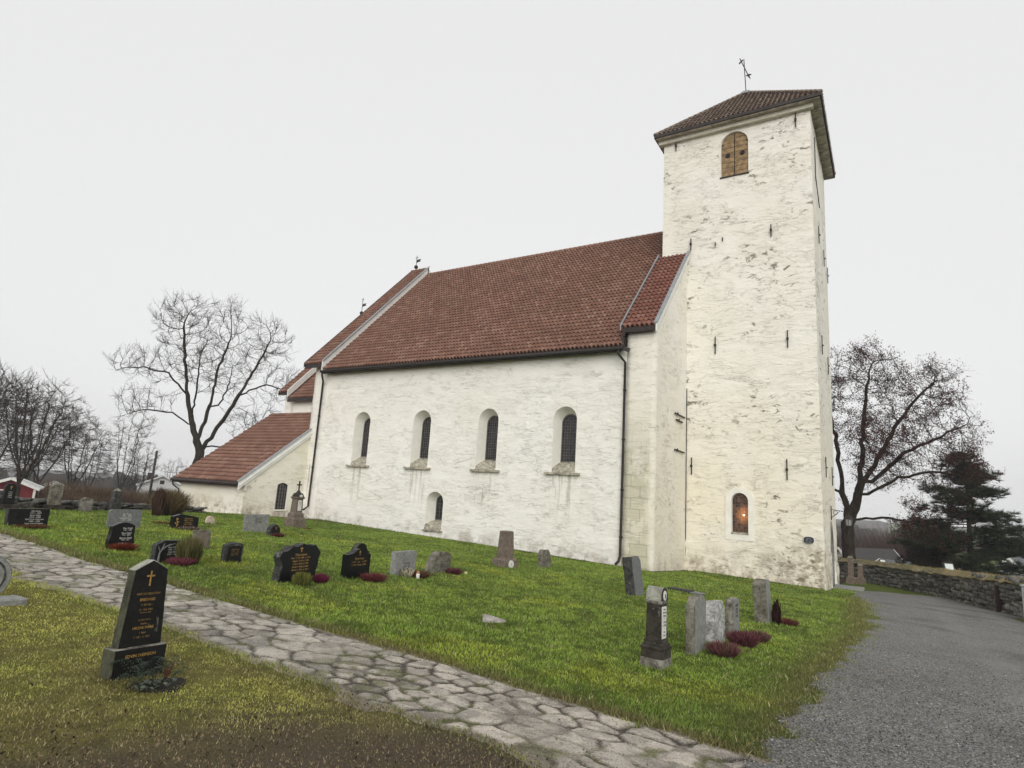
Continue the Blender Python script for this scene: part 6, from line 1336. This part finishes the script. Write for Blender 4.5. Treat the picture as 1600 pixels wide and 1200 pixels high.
# distant woods on the hills
rgw = np.random.default_rng(77); bm0 = bmesh.new(); bmesh.ops.create_icosphere(bm0, subdivisions=2, radius=1); bv = np.array([v.co for v in bm0.verts]); bf = np.array([[v.index for v in f.verts] for f in bm0.faces]); bm0.free()
V, F, T_ = [], [], []
n = 0
for k in range(900):
    a = rgw.uniform(R(-100), R(25)); d = rgw.uniform(190, 420)
    x, y = math.sin(a)*d, math.cos(a)*d
    if x > -30 and d < 260: continue
    h = rgw.uniform(4, 7.5)*(.8+.4*vn(x, y, .01, 2)); w = h*rgw.uniform(.28, .5); z = float(ground_z(x, y)+(fbm(x, y, .012, 5)-.5)*3)
    v = bv*(1+rgw.normal(0, .16, (len(bv), 1)))*np.array([w, w, h*.55])*(1-.35*np.clip(bv[:, 2:3], 0, 1)*(rgw.random() < .5)); V.append(v+np.array([x, y, z+h*.5])); F.append(bf+n); n += len(bv)
    T_.append(np.tile(np.array(((.020, .024, .016), (.035, .032, .026), (.045, .037, .031))[rgw.integers(0, 3)]), (len(bv), 1)))
fo = npmesh('distant_woods', np.concatenate(V), np.concatenate(F), M['needle'], tint=np.concatenate(T_)); tag(fo, 'hazy wooded hills behind the left thicket and the village', 'woods', kind='stuff')

# ================================================================== GRASS, PEBBLES, LEAVES
def path_keep(x, y):
    side_ = sst(y, PY0, PY0+.50)*sst(y, PY1, PY1-.30)+(fbm(x, y, 1.6, 9)-.5)*1.05
    c = sst(side_, -.12, .30); inside = (x < PX1-.1) & (x > PX0) & (y > PY0-.02) & (y < PY1+.02)
    return np.where(inside, 1-c, 1.0)
def drive_keep(x, y):
    dl = drive_left(y)+sst(y, 29.5, 31.5)*sst(y, 31, 41)*4.6; e = x-dl+(fbm(x, y, 2.5, 33)-.5)*.7
    return np.where((x > dl-.6) & (x < drive_right(y)+.4) & (y < 45), 1-sst(e, -.28, .42), 1.0)
def built(x, y):
    return ((x > -29.5) & (x < -7.85) & (y > 23.78+(vn(x, y, 2, 95)-.5)*.25)) | ((x > -9.6) & (x < -2.25) & (y > 28.22+(vn(x, y, 2, 96)-.5)*.25)) | ((x > -35.2) & (x < -28.9) & (y > 20.2))
def blades(n, dmin, dmax, hs, wscale, seed, thin=None):
    rg = np.random.default_rng(seed); p = .65
    d = (rg.random(n)*(dmax**p-dmin**p)+dmin**p)**(1/p); a = YAW+rg.uniform(R(-47), R(47), n)
    x = d*np.sin(a); y = d*np.cos(a)
    k = (rg.random(n) < path_keep(x, y)) & (rg.random(n) < drive_keep(x, y)) & ~built(x, y) & (x > -27) & (x < 3)
    k &= rg.random(n) > .50*sst(x+.35*(3.3-y)+(fbm(x, y, .5, 41)-.5)*2.2, -4.5, -3.0)*(y < 3.9)
    return x[k], y[k], d[k], rg
def grass_cols(x, y, rg):
    n = len(x); f1 = fbm(x, y, .5, 41); f2 = fbm(x, y, 2.2, 44); f3 = rg.random(n)
    g1 = np.array([.205, .290, .050]); g2 = np.array([.150, .218, .040]); ye = np.array([.43, .42, .05]); ol = np.array([.315, .315, .080]); br = np.array([.165, .125, .082]); dk = np.array([.075, .105, .024]); st_ = np.array([.36, .31, .17])
    c = g1+(g2-g1)*sst(f1, .35, .65)[:, None]; c = c+(dk-c)*(.65*sst(f2, .55, .75))[:, None]
    moss = sst(fbm(x, y*1.7, .42, 50), .54, .70)*sst(fbm(x, y, 1.4, 51), .40, .62); moss = np.maximum(moss, .9*np.exp(-(((x+5.4)/1.6)**2+((y-11.0)/1.1)**2))*sst(fbm(x, y*2, 1.3, 52), .42, .6))
    c = c+(ye-c)*(.32*moss)[:, None]; c = c*(1-.38*sst(fbm(x, y, 7, 61), .47, .66))[:, None]*(1-.35*sst(vn(x, y, 19, 63), .55, .8))[:, None]
    near = sst(y, 4.3, 3.6)[:, None]; c2 = ol+(g2*.9-ol)*(.4*sst(f2, .45, .7))[:, None]
    mud = sst(x+.35*(3.3-y)+(f1-.5)*2.6, -4.6, -2.9)*(.45+.9*f2)+.6*sst(fbm(x, y, .9, 47), .46, .64)+sst(y, 3.45, 3.85)*sst(x, -7, -4)*.8; c2 = c2+(br*(.55+.7*f3)[:, None]-c2)*np.clip(mud, 0, .92)[:, None]
    c = c+(c2-c)*near
    ed = np.maximum(np.exp(-((y-PY1+.02)/.20)**2)*(x < -.5)*(.4+.9*fbm(x, y, 3, 67)), np.exp(-((x-drive_left(y))/.45)**2)*.8*(y < 27)); c = c+(np.array([.12, .105, .045])-c)*np.clip(.95*ed, 0, .95)[:, None]
    c = c*(1+near*(-.48*sst(fbm(x, y, 9, 65), .46, .62)[:, None]+.15)); straw = rg.random(n) < .05; c[straw] = st_*.9
    return 1.58*c*(.62+.76*f3)[:, None]
def build_blades(x, y, d, rg, hmul=1.0):
    n = len(x); z = gza(x, y)
    near = sst(y, 4.3, 3.6); h = (.022+.010*np.minimum(d, 20)/10)*rg.uniform(.5, 1.35, n)*(1-.45*near)*hmul*(.65+.7*fbm(x, y, 1.5, 60))
    w = (.0030+.00048*d)*rg.uniform(.7, 1.3, n); an = rg.uniform(0, 6.283, n); lean = rg.normal(0, .55, (n, 2))*h[:, None]
    dv = np.stack([np.cos(an)*w, np.sin(an)*w, 0*w], 1); base = np.stack([x, y, z-.006], 1); tip = base+np.stack([lean[:, 0], lean[:, 1], h+.006], 1)
    V = np.stack([base-dv, base+dv, tip], 1).reshape(-1, 3); c = grass_cols(x, y, rg)
    T_ = np.stack([c*.6, c*.6, c*1.15], 1).reshape(-1, 3); return V, T_
Vs, Ts = [], []
x, y, d, rg = blades(760000, 1.9, 33, 1, 1, 101); v, t = build_blades(x, y, d, rg); Vs.append(v); Ts.append(t)
fx, fy = [], []
rgf = np.random.default_rng(8)
for (a, b, hwid, ht) in FRINGE:
    dd = math.hypot(a, b); n = int(np.clip(1400/dd, 50, 330)); per = rgf.uniform(-1, 1, n); sidep = rgf.random(n) < .7
    ax_ = np.where(sidep, np.where(rgf.random(n) < .7, 1, -1)*(ht+.025), per*ht); bx_ = np.where(sidep, per*hwid, np.where(rgf.random(n) < .5, 1, -1)*(hwid+.025))
    fx.append(a+ax_+rgf.normal(0, .02, n)); fy.append(b+bx_+rgf.normal(0, .02, n))
# grass hanging over the margins of path and drive
n = 9000; ex_ = rgf.uniform(-20, -1.2, n); fx.append(ex_); fy.append(PY1+rgf.normal(.0, .10, n)+(vn(ex_, ex_*0, 2.5, 71)-.5)*.25)
n = 5000; ey_ = rgf.uniform(5.4, 27, n); fx.append(drive_left(ey_)+rgf.normal(-.05, .14, n)); fy.append(ey_)
n = 90000; ex_ = rgf.uniform(-16, -.9, n); ey_ = np.where(rgf.random(n) < .6, rgf.uniform(PY0-.05, PY0+.55, n), rgf.uniform(PY1-.4, PY1+.05, n))
sd_ = sst(ey_, PY0, PY0+.50)*sst(ey_, PY1, PY1-.30)+(fbm(ex_, ey_, 1.6, 9)-.5)*1.05; k_ = (sd_ > .0) & (rgf.random(n) < np.exp(-((sd_-.16)/.16)**2)*.55*(.3+fbm(ex_, ey_, 5, 73))); fx.append(ex_[k_]); fy.append(ey_[k_])
n = 40000; ey_ = rgf.uniform(5.3, 27, n); ex_ = drive_left(ey_)+rgf.uniform(-.3, .8, n); e_ = ex_-drive_left(ey_)+(fbm(ex_, ey_, 2.5, 33)-.5)*.7; k_ = rgf.random(n) < np.exp(-((e_-.12)/.2)**2)*.45*(.3+fbm(ex_, ey_, 4, 75)); fx.append(ex_[k_]); fy.append(ey_[k_])
# tufts along the foot of the church walls
n = 1200; fx.append(rgf.uniform(-29, -8, n)); fy.append(23.72+rgf.normal(0, .06, n)); n = 2000; fx.append(rgf.uniform(-7.6, -2.4, n)); fy.append(28.32+rgf.normal(0, .06, n))
fx = np.concatenate(fx); fy = np.concatenate(fy); v, t = build_blades(fx, fy, np.hypot(fx, fy), rgf, 1.7); Vs.append(v); Ts.append(t)
V = np.concatenate(Vs); T_ = np.concatenate(Ts)
go = npmesh('grass', V, np.arange(len(V)).reshape(-1, 3), M['grass'], tint=T_); tag(go, 'short mossy churchyard grass, green on the lawn and olive brown in the foreground', 'grass', kind='stuff')
# loose pebbles
rg = np.random.default_rng(12); n = 70000; d = (rg.random(n)*(17**.8-2.2**.8)+2.2**.8)**(1/.8); a = YAW+rg.uniform(R(12), R(50), n); x, y = d*np.sin(a), d*np.cos(a)
k = rg.random(n) < (1-drive_keep(x, y)); k &= (x < drive_right(y)) & (x > -2.0) & (rg.random(n) > sst(d, 4, 15)); k &= x > drive_left(y)-.05; k &= ~((y > PY0) & (y < PY1) & (x < PX1-.5))
x, y, d = x[k], y[k], d[k]; n = len(x); s = (.0036+.00030*d)*rg.uniform(.6, 1.7, n); oc = np.array([(1, 0, 0), (-1, 0, 0), (0, 1, 0), (0, -1, 0), (0, 0, .7), (0, 0, -.7)])
V = np.stack([x, y, gza(x, y)+.034+s*.3], 1)[:, None]+oc[None]*s[:, None, None]*(1+rg.normal(0, .25, (n, 6, 1))); fo_ = np.array([(0, 2, 4), (2, 1, 4), (1, 3, 4), (3, 0, 4), (2, 0, 5), (1, 2, 5), (3, 1, 5), (0, 3, 5)])
F = (np.arange(n)[:, None, None]*6+fo_[None]).reshape(-1, 3); pc = np.array([(.06, .058, .056), (.16, .157, .15), (.28, .275, .265), (.50, .49, .47), (.22, .19, .15)])[rg.choice(5, n, p=[.25, .42, .22, .03, .08])]*rg.uniform(.75, 1.25, (n, 1))
pb = npmesh('pebbles', V.reshape(-1, 3), F, M['pebble'], tint=np.repeat(pc, 6, 0)); tag(pb, 'loose grey pebbles strewn over the gravel drive and its grassy margin', 'pebbles', kind='stuff')
# litter of dead leaves
rg = np.random.default_rng(14); n = 2600; d = (rg.random(n)*(20**.7-2**.7)+2**.7)**(1/.7); a = YAW+rg.uniform(R(-46), R(40), n); x, y = d*np.sin(a), d*np.cos(a); k = ~built(x, y) & ((y < PY1+.5) | (rg.random(n) < .3)); x, y, d = x[k], y[k], d[k]; n = len(x)
s = (.007+.0005*d)*rg.uniform(.6, 1.5, n); an = rg.uniform(0, 6.28, n); c = np.stack([x, y, gza(x, y)+.034], 1); u = np.stack([np.cos(an), np.sin(an), rg.normal(0, .3, n)], 1)*s[:, None]; v = np.stack([-np.sin(an), np.cos(an), rg.normal(0, .3, n)], 1)*s[:, None]*.6
V = np.stack([c-u, c+v, c+u, c-v], 1).reshape(-1, 3); cc = np.array([(.10, .055, .03), (.16, .10, .05), (.07, .04, .025), (.24, .17, .08)])[rg.integers(0, 4, n)]
n2 = 16000; d = (rg.random(n2)*(7.5**.8-1.9**.8)+1.9**.8)**(1/.8); a = YAW+rg.uniform(R(-46), R(38), n2); x, y = d*np.sin(a), d*np.cos(a); k = (y < 4.0) & (rg.random(n2) < .10+.90*sst(x+.35*(3.3-y), -5.2, -3.2)*sst(fbm(x, y, 1.2, 77), .2, .5)); x, y, d = x[k], y[k], d[k]; n2 = len(x)
s = .010*rg.uniform(.5, 1.6, n2); an = rg.uniform(0, 6.28, n2); c = np.stack([x, y, gza(x, y)+rg.uniform(.008, .03, n2)], 1); u = np.stack([np.cos(an), np.sin(an), rg.normal(0, .5, n2)], 1)*s[:, None]; v = np.stack([-np.sin(an), np.cos(an), rg.normal(0, .5, n2)], 1)*s[:, None]*.45
V = np.concatenate([V, np.stack([c-u, c+v, c+u, c-v], 1).reshape(-1, 3)]); cc = np.concatenate([cc, np.array([(.045, .03, .02), (.075, .05, .032), (.12, .085, .055), (.20, .15, .10), (.03, .022, .016)])[rg.integers(0, 5, n2)]]); n += n2
lf = npmesh('fallen_leaves', V, np.arange(n*4).reshape(-1, 4), M['deadleaf'], tint=np.repeat(cc, 4, 0)); tag(lf, 'small withered brown leaves scattered over path and grass', 'leaves', kind='stuff')

# ------------------------------------------------------------------ damp winter air
bm = bmesh.new(); box(bm, -900, 700, -700, 1000, -40, 60); hz = obj('haze', bm, bpy.data.materials.new('mist')); hz['kind'] = 'stuff'; hz['label'] = 'thin damp winter mist over the whole churchyard and hills'; hz['category'] = 'mist'
mm = hz.data.materials[0]; mm.use_nodes = True; mm.node_tree.nodes.clear()
ho = mm.node_tree.nodes.new('ShaderNodeOutputMaterial'); hv = mm.node_tree.nodes.new('ShaderNodeVolumePrincipled'); hv.inputs['Color'].default_value = (.95, .965, .985, 1); hv.inputs['Density'].default_value = .00055
mm.node_tree.links.new(hv.outputs[0], ho.inputs['Volume'])
